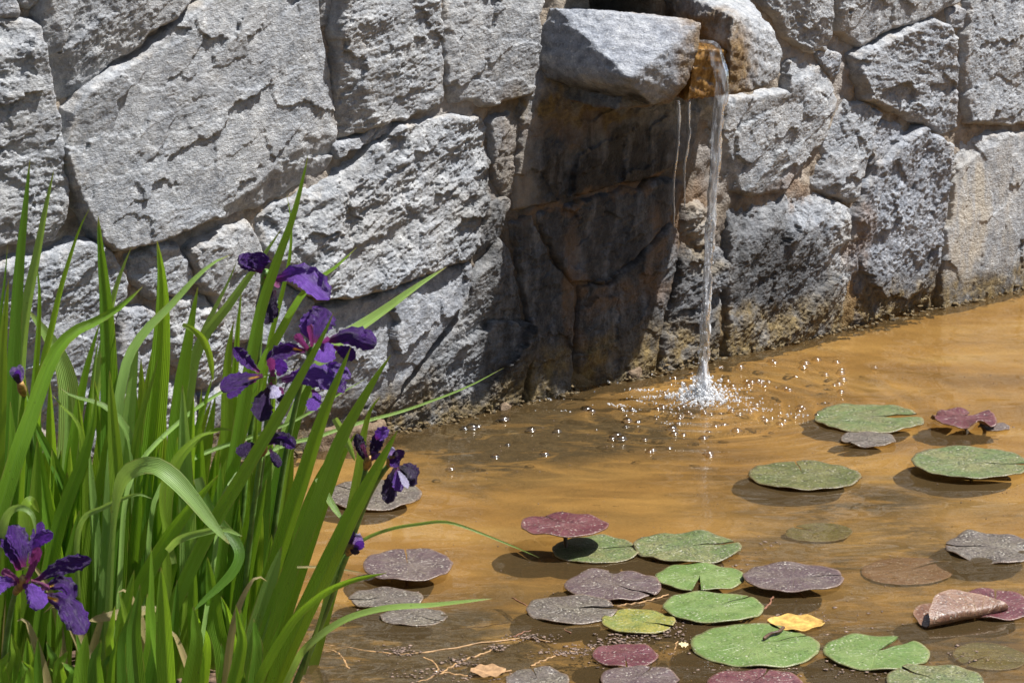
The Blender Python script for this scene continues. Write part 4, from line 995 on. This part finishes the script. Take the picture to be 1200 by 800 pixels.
# ------------------------------------------------------------------ irises
def leaf_material(name, c0, c1, tl, tlmix=.38):  # blades glow where the sun comes through them
    N = NB(name); al = N.attr('along'); ac = N.attr('across'); r = N.rnd()
    v = N.new('ShaderNodeCombineXYZ', {0: N.math('MULTIPLY', ac, 6.0), 1: N.math('ADD', N.math('MULTIPLY', al, 1.2), N.math('MULTIPLY', r, 40)), 2: 0.0}).outputs[0]
    st = N.noise(v, 3.4, 5, .6); bl = N.noise(N.coord(), 16, 4)
    c = N.mix(N.mapr(st, .36, .64), c0, c1)
    c = N.mix(N.mapr(bl, .45, .7, 0, .4), c, N.mix(.5, c, (.13, .19, .03)))
    c = N.mix(N.mapr(r, 0, 1, 0, .45, False), c, N.mix(.5, c, (.045, .105, .028)))
    c = N.mix(N.mapr(al, .965, 1.0, 0, .7), c, (.30, .21, .08))
    c = N.mix(N.mapr(al, .16, .0, 0, .6), c, (.17, .22, .08))
    c = N.mix(N.mapr(N.math('ABSOLUTE', ac), .0, .09, .35, 0), c, (.15, .26, .06))
    c = N.mix(N.math('MULTIPLY', N.mapr(N.math('ABSOLUTE', ac), .82, 1.0, 0, 1), N.mapr(N.noise(N.coord(), 40, 3), .5, .62, 0, .6)), c, (.30, .22, .08))
    c = N.mix(N.mapr(N.voro(N.coord(), 95), .11, .04, 0, .55), c, (.06, .05, .02))
    nrm = N.bump(N.math('ADD', N.math('SINE', N.math('MULTIPLY', ac, 34)), N.math('MULTIPLY', st, 2.2)), .4, .0012)
    pr = N.bsdf(c, .46, nrm, .4)
    t = N.new('ShaderNodeBsdfTranslucent', {'Color': N.mix(.4, N.mix(1.0, c, (1.9, 1.9, 1.2), 'MULTIPLY'), tl), 'Normal': nrm}).outputs[0]
    return N.done(N.new('ShaderNodeMixShader', {0: tlmix, 1: pr, 2: t}).outputs[0])
M_LEAF = leaf_material('iris_leaf_green', (.125, .26, .016), (.20, .385, .034), (.55, .75, .03), .5)
M_LEAF_L = leaf_material('iris_leaf_pale', (.21, .36, .075), (.30, .46, .12), (.48, .62, .08), .42)
M_LEAF_Y = leaf_material('iris_leaf_yellowish', (.17, .29, .018), (.24, .37, .03), (.46, .58, .04), .46)
M_LEAF_D = leaf_material('iris_leaf_dark', (.065, .16, .012), (.11, .24, .02), (.38, .58, .02), .45)
M_DRY = leaf_material('iris_leaf_dry', (.36, .27, .12), (.46, .36, .17), (.5, .4, .18), .3)
M_LEAFS = {'m': M_LEAF, 'l': M_LEAF_L, 'y': M_LEAF_Y, 'd': M_LEAF_D, 'b': M_DRY}

def ribbon(name, pts, widths, mat, parent, roll=0.0, twist=0.0, fold=0.12, cup=0.0, nu=30, na=7, ruffle=0.0, seed=0, face=None):
    """ribbon along the spline; roll turns its face away from the camera about its own axis (degrees)"""
    s = spline(pts, nu); V, al, ac = [], [], []
    inv = parent.matrix_basis.inverted() if parent is not None else Matrix()
    if parent is not None and parent.parent is not None: inv = parent.matrix_basis.inverted() @ parent.parent.matrix_basis.inverted()
    for i, p in enumerate(s):
        t = (s[min(i + 1, nu - 1)] - s[max(i - 1, 0)]).normalized()
        view = (CAMP - p).normalized() if face is None else Vector(face).normalized()
        side = t.cross(view)
        side = side.normalized() if side.length > 1e-6 else Vector((1, 0, 0))
        side = Matrix.Rotation(math.radians(roll + twist * i / nu), 3, t) @ side
        nor = side.cross(t).normalized()
        w = widths[i] / 2
        for j in range(na):
            a = j / (na - 1) * 2 - 1
            z = fold * w * abs(a) * 2 + cup * w * a * a
            if ruffle: z += ruffle * w * abs(a) * float(noise3(i * .5, a * 2.2, seed * 1.7, seed))
            V.append(inv @ (p + side * (w * a) + nor * z)); al.append(i / (nu - 1)); ac.append(a)
    return mesh_np(name, [tuple(v) for v in V], grid_faces(nu, na), mat, parent, True, {'along': al, 'across': ac})

PLANTS = [(-45, 2.78, 'iris plant cut by the left edge, its large purple flower open low down', 'a'), (55, 2.95, 'iris fan at the left with a brown withered bud high on its stalk', 'b'),
          (128, 2.88, 'iris fan with the dark broad upright blade and a pale bent over leaf', 'c'), (195, 3.02, 'iris fan in the middle of the clump with broad blades and a folded leaf', 'd'),
          (255, 2.92, 'iris with the tallest leaf of the clump and three purple flowers', 'e'), (305, 2.82, 'iris fan leaning right beside the pond with withered purple flowers', 'f')]
ROOTS_ = []
for px, yy, lab, k in PLANTS:
    p = at_y(px, 800, yy); e = empty('iris_plant', (p.x, p.y, 0.0)); tag(e, lab, 'iris', 'purple iris plants on the bank'); ROOTS_.append(e)
bpy.context.view_layer.update()
def plant_for(x):
    return min(range(len(PLANTS)), key=lambda i: abs(PLANTS[i][0] - x))
rl = random.Random(77)
def leaf(w, Y, roll, tone, pts, tipY=None, wprof=None, fold=.2, extend=True, plant=None):
    pts = list(pts)[::-1] if pts[0][1] < pts[-1][1] and extend else list(pts)     # base first
    n = len(pts); tipY = Y if tipY is None else tipY
    P3 = [at_y(x, y, Y + (tipY - Y) * i / (n - 1)) for i, (x, y) in enumerate(pts)]
    if extend and P3[0].z > -.02:                         # run down to the root
        d = (P3[0] - P3[1]).normalized()
        if d.z > -.4: d = Vector((d.x * .5, 0, -.8)).normalized()
        k = (P3[0].z + .02) / -d.z
        P3 = [P3[0] + d * k] + P3
    nu = 34
    base = [(0, .72), (.12, .85), (.35, 1.0), (.6, .97), (.78, .78), (.9, .48), (.97, .2), (1, .03)] if wprof is None else wprof
    wr = 1.0 * w * (P3[-1] - CAMP).length / FPX / max(.6, math.cos(math.radians(roll)))
    ws = [wr * b for b in lerp_list(base, nu)]
    pl = plant_for(pts[0][0]) if plant is None else plant
    return ribbon('leaf', P3, ws, M_LEAFS[tone], ROOTS_[pl], roll, rl.uniform(-22, 22), fold * rl.uniform(.4, 1.4), 0, nu, 7)
GR = [(0, .8), (.3, 1), (.7, .8), (.92, .4), (1, .04)]
LEAVES = [
 (17, 2.92, 12, 'd', [(35,187),(30,235),(24,290),(20,340),(17,390),(12,480),(6,600),(4,800)]),
 (16, 3.00, -20, 'l', [(63,200),(54,245),(44,300),(34,350),(27,400),(20,500),(14,640),(10,800)]),
 (17, 2.84, 10, 'y', [(10,328),(7,360),(3,410),(0,480),(-6,600),(-12,800)]),
 (7, 2.95, 30, 'd', [(9,287),(5,330),(0,370),(-6,450),(-15,700)]),
 (11, 3.02, -35, 'm', [(105,244),(93,270),(82,305),(72,340),(62,385),(52,430),(42,520),(34,640),(28,820)]),
 (9, 3.04, 10, 'm', [(42,303),(46,340),(45,385),(41,440),(33,520),(30,640),(30,820)]),
 (22, 2.90, 14, 'd', [(115,253),(118,290),(123,340),(126,385),(128,440),(128,520),(126,610),(122,720),(116,830)]),
 (14, 3.06, -22, 'l', [(154,290),(143,318),(133,352),(124,400),(112,465),(98,540),(86,640),(76,820)]),
 (20, 2.80, 8, 'm', [(167,336),(140,360),(110,377),(90,386),(70,404),(56,430),(45,460),(34,492),(22,525),(2,590),(-25,680)], 2.9),
 (30, 3.22, 15, 'l', [(32,362),(52,388),(70,418),(80,455),(82,510),(78,580),(74,660),(70,800)]),
 (27, 2.96, 10, 'm', [(184,282),(189,315),(191,350),(190,390),(187,440),(181,500),(174,570),(166,680),(156,830)]),
 (13, 2.83, -12, 'l', [(269,299),(250,308),(228,327),(200,358),(172,386),(152,416),(143,450),(136,500),(130,560),(122,690),(112,830)], 2.95),
 (20, 2.94, 20, 'm', [(232,336),(224,378),(216,425),(209,475),(203,550),(197,690),(192,830)]),
 (11, 3.05, -15, 'l', [(277,307),(268,330),(252,362),(236,396),(225,440),(216,520),(208,640),(200,830)]),
 (15, 2.98, 14, 'l', [(330,268),(300,312),(284,334),(264,362),(244,386),(228,418),(219,470),(212,540),(204,680),(198,830)]),
 (11, 3.00, 20, 'm', [(283,340),(279,380),(276,425),(272,480),(268,560),(262,700),(256,830)]),
 (17, 2.86, 14, 'm', [(361,182),(353,215),(342,255),(329,290),(318,320),(305,360),(297,398),(288,448),(276,520),(264,600),(252,700),(240,830)]),
 (8, 3.05, 25, 'm', [(336,228),(341,262),(339,300),(333,330),(325,362),(317,392),(309,440),(300,520),(290,680),(280,830)]),
 (14, 2.90, -18, 'm', [(418,290),(395,312),(372,328),(356,344),(344,362),(328,392),(312,420),(301,452),(286,502),(271,560),(256,680),(246,830)], 2.98),
 (18, 3.02, -10, 'l', [(523,313),(490,335),(456,360),(424,382),(400,398),(378,424),(358,464),(338,510),(314,580),(290,700),(272,830)], 3.15),
 (17, 2.74, 14, 'm', [(391,366),(381,388),(368,412),(350,444),(330,480),(306,520),(282,560),(256,602),(231,650),(206,704),(182,762),(158,830)]),
 (20, 2.80, -16, 'm', [(411,407),(398,440),(385,472),(371,512),(356,560),(341,604),(325,655),(309,706),(291,764),(272,840)]),
 (20, 2.76, 18, 'm', [(458,416),(440,442),(420,476),(401,510),(386,546),(370,592),(350,642),(326,702),(304,764),(284,840)]),
 (15, 2.94, 12, 'y', [(446,464),(434,480),(426,508),(421,545),(413,590),(402,640),(386,700),(360,810)]),
 (23, 2.72, -14, 'm', [(466,504),(449,535),(432,566),(413,602),(394,642),(374,684),(352,730),(332,776),(312,836)]),
 (16, 2.86, 16, 'm', [(417,506),(400,536),(384,574),(366,622),(346,682),(326,744),(302,830)]),
 (5, 2.80, 10, 'l', [(590,431),(550,452),(510,468),(470,482),(440,490),(405,500),(370,512),(330,522),(290,545),(262,580),(250,660)], 3.15),
 (6, 2.78, 10, 'l', [(346,432),(312,440),(274,452),(248,466),(222,484),(200,503),(182,520),(160,548),(146,590),(140,680)], 2.95),
 (6, 2.84, 10, 'l', [(430,443),(400,460),(368,480),(337,496),(298,510),(256,524),(228,536),(200,556),(180,590),(170,680)], 3.0),
 (11, 2.86, -8, 'l', [(70,454),(85,464),(112,471),(126,478),(142,493),(152,512),(157,540),(159,585),(157,650),(150,730),(146,830)]),
 (8, 2.88, 10, 'y', [(60,461),(74,477),(90,494),(98,525),(100,600),(98,760)]),
 (15, 2.94, 15, 'd', [(28,462),(42,500),(58,532),(74,570),(88,620),(98,700),(104,830)]),
 (17, 2.84, 20, 'm', [(113,462),(108,500),(97,538),(82,576),(68,616),(54,680),(36,800)]),
 (15, 2.98, 14, 'm', [(117,378),(108,406),(98,442),(89,490),(80,550),(72,650),(64,810)]),
 (10, 3.05, -10, 'l', [(115,398),(110,440),(105,500),(100,590),(96,800)]),
 (11, 2.86, -10, 'y', [(185,421),(177,450),(167,482),(159,520),(152,600),(148,760)]),
 (18, 2.93, 10, 'y', [(274,376),(268,410),(266,445),(266,490),(265,545),(261,650),(254,810)]),
 (6, 2.88, 10, 'y', [(289,408),(298,424),(304,440),(300,480),(296,560),(290,720)]),
 (23, 3.02, 10, 'd', [(376,428),(360,455),(342,500),(330,545),(318,620),(306,720),(300,830)]),
 (20, 2.90, 12, 'd', [(318,516),(314,545),(309,590),(305,650),(301,740),(296,830)]),
 (19, 2.90, 10, 'm', [(396,524),(380,548),(360,596),(342,660),(324,740),(306,830)]),
 (21, 2.76, 16, 'm', [(256,556),(220,598),(193,636),(170,676),(152,716),(141,760),(134,840)]),
 (20, 2.78, 10, 'm', [(243,652),(248,690),(254,735),(261,770),(266,840)]),
 (15, 2.80, 8, 'y', [(214,684),(218,712),(217,750),(213,790),(210,840)]),
 (23, 2.76, 12, 'l', [(330,640),(314,690),(300,738),(287,784),(278,840)]),
 (17, 2.90, 10, 'm', [(12,470),(14,520),(10,580),(4,660),(0,800)]),
 (18, 2.86, -12, 'm', [(30,440),(27,500),(22,570),(18,660),(14,820)]),
 (12, 3.0, 10, 'y', [(56,505),(50,560),(46,620),(44,800)]),
 (13, 3.04, 10, 'y', [(20,395),(15,440),(14,500),(18,580),(22,700)]),
 (20, 2.82, 10, 'm', [(93,598),(86,640),(78,690),(74,760),(72,830)]),
 (22, 2.84, 10, 'd', [(150,560),(142,620),(136,690),(130,770),(126,840)]),
 (24, 2.90, 10, 'd', [(172,540),(170,600),(166,670),(164,760),(160,840)]),
]
for a in LEAVES: leaf(*a[:5], tipY=(a[5] if len(a) > 5 else None), wprof=(GR if a[0] < 8 else None))
# bent and folded leaves: base first, tip last, drawn as they run
BENT = [
 (21, 2.74, -4, 'l', [(120,840),(126,740),(131,640),(137,582),(147,556),(166,546),(184,546),(204,560),(226,584),(247,611),(269,637)], 2.68, 2, [(0,.5),(.3,.42),(.48,.32),(.56,.4),(.66,.9),(.8,1.0),(.92,.65),(.98,.25),(1,.05)]),
 (7, 2.76, 0, 'l', [(92,700),(90,640),(98,607),(120,595),(142,585),(162,579),(178,584)], 2.72, 2, GR),
 (13, 2.72, 0, 'l', [(-30,760),(-12,680),(2,624),(8,604),(18,595),(30,596),(39,605),(42,626)], 2.70, 0, GR),
 (14, 2.78, 12, 'd', [(232,560),(246,598),(262,618),(276,634),(281,650),(274,668),(258,686),(240,702),(226,716)], 2.72, 3, GR),
 (9, 2.74, -5, 'l', [(196,645),(210,632),(236,624),(262,620),(284,628)], 2.70, 3, GR),
 (9, 2.80, 10, 'y', [(214,380),(226,386),(238,398),(246,418),(250,447)], 2.82, 3, [(0,.5),(.4,1),(.8,.7),(1,.05)]),
 (10, 2.68, -30, 'l', [(318,840),(345,781),(356,762),(377,743),(404,726),(434,716),(465,711),(502,709),(540,705),(577,701)], 2.62, 5, GR),
 (12, 2.66, 20, 'm', [(284,860),(302,800),(320,764),(345,725),(370,702),(390,689),(416,679),(453,671)], 2.64, 5, GR),
 (4.5, 2.78, 10, 'l', [(356,790),(378,716),(404,652),(428,631),(460,619),(490,614),(515,611),(535,614),(565,625),(602,640),(632,653)], 2.72, 5, GR),
 (9, 2.84, 0, 'l', [(372,560),(384,582),(394,598),(403,611)], 2.82, 5, GR),
 (9, 2.82, 0, 'l', [(392,490),(400,504),(408,520),(416,540)], 2.84, 5, GR),
 (8, 2.76, 0, 'y', [(204,660),(190,585),(204,540),(232,512),(258,505)], 2.80, 4, GR),
 (12, 2.80, 10, 'y', [(196,720),(196,600),(206,548),(226,520),(254,503),(272,504)], 2.84, 4, GR),
 (13, 2.72, 0, 'y', [(30,640),(28,600),(36,586),(46,600)], 2.74, 0, GR),
 (9, 2.72, 15, 'b', [(92,735),(104,764),(116,785),(132,815)], 2.70, 1, GR),
 (8, 2.74, 10, 'b', [(48,770),(44,785),(38,800),(34,830)], 2.74, 1, GR),
 (14, 2.72, 10, 'b', [(190,712),(176,714),(150,718),(128,722),(104,727)], 2.70, 3, [(0,.1),(.15,.7),(.5,1),(.9,.6),(1,.05)]),
 (3, 2.75, 0, 'b', [(348,664),(376,664),(402,667),(426,671)], 2.8, 5, GR),
]
for w, Y, roll, tone, pts, tY, pl, wp in BENT:
    n = len(pts); P3 = [at_y(x, y, Y + (tY - Y) * i / (n - 1)) for i, (x, y) in enumerate(pts)]
    nu = 40; wr = w * Y / FPX * 1.05
    ribbon('leaf', P3, [wr * b for b in lerp_list(wp, nu)], M_LEAFS[tone], ROOTS_[pl], roll, rl.uniform(-10, 10), .1, 0, nu, 5)
# the rest of the clump: blades behind and between the ones above
for i in range(235):
    front = 120 <= i < 175; mid = i >= 175
    bx = rl.uniform(-60, 300); Y = rl.uniform(2.62, 2.82) if front else rl.uniform(2.84, 3.14)
    top = ((rl.uniform(740, 790) if bx < 135 else rl.uniform(610, 720)) if front else (rl.uniform(390, 540) if mid and bx > 90 else rl.uniform(440, 640))) + max(0, (bx - 150)) * .35; lean = rl.gauss(14, 34)
    x1 = bx + lean * (800 - top) / 300
    if x1 > 350: continue
    cv = rl.uniform(-10, 14)
    pts = [(x1, top), (bx + (x1 - bx) * .75 + cv * .5, top + (800 - top) * .25), (bx + (x1 - bx) * .45 + cv, top + (800 - top) * .55), (bx, 830)]
    leaf(rl.uniform(11, 22), Y, rl.uniform(-40, 40), rl.choice('ymlym' if mid else 'mmddddmy'), pts)

for i in range(16):                                      # old dry blades slumped low in the clump
    bx = rl.uniform(-40, 290); dx = rl.uniform(-70, 70); Y = rl.uniform(2.66, 2.95); t_ = rl.uniform(640, 745)
    leaf(rl.uniform(7, 13), Y, rl.uniform(-30, 30), 'b', [(bx + dx, t_ + abs(dx) * .4), (bx + dx * .7, t_ + 18), (bx + dx * .25, t_ + 70), (bx, 830)])

# ------------------------------------------------------------------ flowers
def petal_material(name, dark, light, vein, base):
    N = NB(name); al = N.attr('along'); ac = N.attr('across'); r = N.rnd()
    v = N.new('ShaderNodeCombineXYZ', {0: N.math('MULTIPLY', ac, 7.0), 1: N.math('ADD', N.math('MULTIPLY', al, 1.6), N.math('MULTIPLY', r, 30)), 2: 0.0}).outputs[0]
    st = N.noise(v, 3, 5, .65, .4)
    c = N.mix(N.mapr(st, .38, .66), dark, light)
    c = N.mix(N.mapr(al, .30, .0, 0, .85), c, vein)
    sig = N.math('MULTIPLY', N.mapr(N.math('ABSOLUTE', ac), .34, .12, 0, 1), N.math('MULTIPLY', N.mapr(al, .06, .12, 0, 1), N.mapr(al, .34, .24, 0, 1)))
    c = N.mix(N.math('MULTIPLY', sig, base), c, (.75, .42, .03))
    nrm = N.bump(st, .8, .004)
    pr = N.bsdf(c, .42, nrm, .4)
    t = N.new('ShaderNodeBsdfTranslucent', {'Color': N.mix(1.0, c, (2.0, 1.3, 2.2), 'MULTIPLY'), 'Normal': nrm}).outputs[0]
    return N.done(N.new('ShaderNodeMixShader', {0: .22, 1: pr, 2: t}).outputs[0])
M_PET = petal_material('purple_iris_petal', (.026, .006, .075), (.085, .021, .20), (.20, .02, .10), 0.0)
M_PETF = petal_material('purple_iris_fall', (.024, .005, .07), (.082, .02, .19), (.16, .02, .09), 1.0)
M_PETV = petal_material('violet_iris_petal', (.075, .025, .20), (.17, .07, .38), (.17, .03, .13), 0.0)
M_STYLE = petal_material('magenta_style_arm', (.22, .035, .13), (.34, .10, .24), (.32, .07, .13), 0.0)
M_WILT = petal_material('withered_petal', (.010, .005, .022), (.04, .014, .075), (.06, .01, .03), 0.0)
M_WILTW = petal_material('bleached_glint_petal', (.25, .22, .42), (.62, .60, .70), (.3, .25, .4), 0.0)
M_SPATHE = simple_mat('papery_brown_spathe', (.27, .16, .05), .6, 120, .5)
M_STALK = simple_mat('green_flower_stalk', (.10, .19, .035), .45, 60, .3)
MP = {'p': M_PET, 'f': M_PETF, 'v': M_PETV, 's': M_STYLE, 'w': M_WILT, 'x': M_WILTW}
PW = [(0, .22), (.15, .36), (.35, .74), (.55, .97), (.72, 1.0), (.86, .84), (.95, .5), (1, .1)]
SW = [(0, .5), (.3, .55), (.6, .7), (.8, 1.0), (.9, .85), (.95, .95), (1, .35)]
def flower(plant, Y, centre, petals, stalk, label, spathe=None, seed=0):
    c = at_y(*centre, Y)
    pts = [at_y(x, y, Y + .02 + .012 * i) for i, (x, y) in enumerate(stalk)]
    root = ROOTS_[plant]
    tube('flower_stalk', spline(pts, 24), lerp_list([(0, .0026), (1, .0038)], 24), M_STALK, root, 8)
    # the flower: its tube and ovary is the part, petals are its sub-parts
    f = tube('flower', spline([c + Vector((0, -.002, .004)), c.lerp(pts[0], .5), pts[0]], 10), lerp_list([(0, .0035), (.5, .0048), (1, .0032)], 10), M_SPATHE if spathe else M_STALK, root, 10)
    if label: f['label'] = label
    for i, (kind, w, p3, dy) in enumerate(petals):
        n = len(p3); P3 = [at_y(x, y, Y + dy * (k / (n - 1)) ** 1.3) for k, (x, y) in enumerate(p3)]
        nu = 22; wr = w * Y / FPX * 1.08
        inv = root.matrix_basis.inverted()
        o = ribbon('style_arm' if kind == 's' else 'petal', P3, [wr * b * ((.72 if kind == 's' else 1) * (1 + .10 * math.sin(q_ * 1.9 + i) + .06 * math.sin(q_ * 3.7 + 2 * i))) for q_, b in enumerate(lerp_list(SW if kind == 's' else PW, nu))], MP[kind], None, 14 * math.sin(seed + i * 2.1), 10 * math.sin(i * 1.3), .10, .35 * math.sin(seed * .7 + i * 1.7) - .15, nu, 13, .48, seed * 10 + i)
        o.data.transform(inv); o.parent = f
    return f
flower(0, 2.70, (28, 680), [
  ('p', 30, [(22,668),(16,642),(9,616)], .03), ('p', 24, [(28,664),(24,640),(14,615)], .02), ('p', 15, [(34,660),(41,636),(49,611)], .03), ('v', 16, [(38,650),(47,632),(62,624)], -.01),
  ('s', 17, [(30,682),(38,664),(46,641)], -.012), ('s', 14, [(24,682),(14,674),(2,668)], -.012), ('s', 10, [(36,680),(48,684),(58,690)], -.012), ('p', 20, [(40,681),(72,664),(107,655)], -.01), ('f', 19, [(48,690),(74,684),(87,702)], -.005),
  ('f', 29, [(48,697),(76,708),(100,742)], -.05), ('v', 23, [(27,684),(37,692),(50,712)], -.05), ('v', 19, [(20,683),(4,683),(-14,692)], -.03)],
  [(18,694),(12,720),(4,780),(0,850)], 'large open dark purple flower with spreading petals', True, 1)
flower(4, 2.90, (366, 410), [
  ('p', 33, [(368,402),(372,382),(381,361)], .02), ('v', 16, [(364,398),(358,384),(366,366)], .01), ('p', 24, [(382,400),(412,394),(441,403)], -.03), ('p', 16, [(390,406),(404,412),(417,419)], -.02),
  ('f', 20, [(358,411),(336,409),(312,422)], -.02), ('v', 23, [(372,402),(381,408),(379,425)], -.05), ('s', 11, [(366,408),(365,396),(363,381)], -.03), ('s', 14, [(362,410),(355,402),(347,391)], -.03), ('s', 9, [(372,406),(380,400),(386,396)], -.03)],
  [(362,420),(350,460),(330,560),(310,700),(290,840)], 'open purple flower pointing right with a yellow flash', None, 2)
flower(4, 2.84, (320, 443), [
  ('p', 15, [(304,436),(290,424),(274,407)], .0), ('f', 21, [(308,440),(282,446),(258,455)], -.03), ('p', 12, [(300,446),(282,452),(267,466)], -.03), ('s', 14, [(320,446),(319,434),(317,419)], -.02), ('v', 18, [(326,440),(329,432),(329,420)], -.01), ('s', 11, [(316,448),(322,456),(332,458)], -.03),
  ('v', 27, [(330,445),(364,440),(401,448)], -.02), ('p', 18, [(370,438),(392,446),(403,460)], -.02), ('v', 14, [(372,434),(392,430),(411,443)], -.01), ('x', 14, [(314,452),(320,456),(324,466)], -.05), ('w', 24, [(316,454),(308,470),(306,494)], -.04), ('w', 14, [(322,462),(332,468),(342,470)], -.04), ('v', 15, [(366,456),(370,466),(363,481)], -.03)],  # the whitish petal paints a highlight on the lower curl
  [(318,452),(312,500),(300,600),(286,720),(276,840)], 'ruffled purple flower in front with pink style arms and a drooping black petal', None, 3)
flower(4, 2.96, (312, 322), [
  ('p', 23, [(307,320),(304,309),(306,295)], .0), ('p', 18, [(304,318),(293,310),(280,299)], .01), ('p', 16, [(300,314),(292,308),(288,296)], .0), ('v', 29, [(322,328),(352,322),(386,351)], -.03), ('p', 17, [(332,322),(350,320),(373,334)], .0), ('w', 15, [(322,340),(318,360),(311,380)], -.01), ('s', 9, [(310,324),(320,330),(328,336)], -.01), ('w', 12, [(318,330),(316,350),(324,372)], .0)],
  [(308,332),(306,380),(298,470),(284,600),(270,840)], 'highest purple flower with one petal sweeping right', None, 4)
flower(4, 2.80, (310, 524), [('w', 15, [(310,522),(326,512),(347,521)], -.03), ('w', 16, [(308,524),(292,524),(278,532)], -.02), ('p', 12, [(312,520),(330,516),(346,524)], -.04), ('w', 12, [(316,526),(322,536),(326,548)], -.02)],
  [(306,532),(302,560),(292,640),(284,740),(276,840)], 'collapsed dark purple flower low behind the leaves', True, 5)
flower(5, 2.80, (432, 540), [('w', 13, [(430,542),(424,528),(418,508)], .0), ('s', 8, [(432,540),(428,530),(424,520)], -.01), ('w', 15, [(434,538),(440,524),(446,506)], .0), ('v', 17, [(440,514),(446,508),(455,510)], -.02), ('w', 12, [(434,540),(440,534),(442,530)], -.02)],
  [(429,548),(424,572),(412,620),(380,720),(330,840)], 'withered purple flower upright beside the water', True, 6)
flower(5, 2.78, (460, 536), [('x', 13, [(458,540),(458,532),(464,528)], -.01), ('w', 15, [(460,538),(466,534),(466,526)], -.01), ('p', 12, [(456,536),(462,542),(468,546)], -.02), ('w', 18, [(464,546),(458,566),(454,590)], -.01), ('w', 19, [(466,548),(478,550),(488,560)], -.01), ('x', 8, [(466,550),(472,560),(478,572)], -.03), ('v', 14, [(466,548),(466,562),(470,576)], -.015), ('w', 12, [(468,550),(482,560),(482,570)], -.01)],
  [(456,544),(444,560),(424,600),(384,710),(330,840)], 'shrivelled flower hanging over the water with white streaks', True, 7)
flower(5, 2.74, (412, 642), [('x', 12, [(412,640),(418,632),(425,630)], -.01), ('w', 13, [(411,640),(410,628),(414,621)], -.01), ('v', 11, [(412,642),(419,640),(426,634)], -.02), ('w', 9, [(410,642),(414,646),(420,644)], -.02)],
  [(408,648),(398,672),(376,730),(330,840)], 'small crumpled violet bud low beside the water', True, 8)
flower(1, 2.84, (24, 452), [('x', 11, [(24,450),(18,438),(14,430)], -.01), ('v', 8, [(24,450),(21,440),(22,433)], -.015), ('x', 8, [(25,450),(25,438),(22,427)], -.01), ('w', 8, [(24,452),(20,444),(18,438)], -.02)],
  [(28,462),(34,484),(38,540),(44,660),(50,840)], 'brown withered bud with a white and violet tip', True, 9)

# sunlight that reaches things under water is bent by the ripples
for ob in bpy.data.objects:
    if ob.type == 'MESH' and ob.name.split('.')[0] in ('pond_bed', 'rock', 'petiole', 'wall_stone', 'mortar', 'root', 'leaf_blade', 'algae'):
        ob.cycles.is_caustics_receiver = True
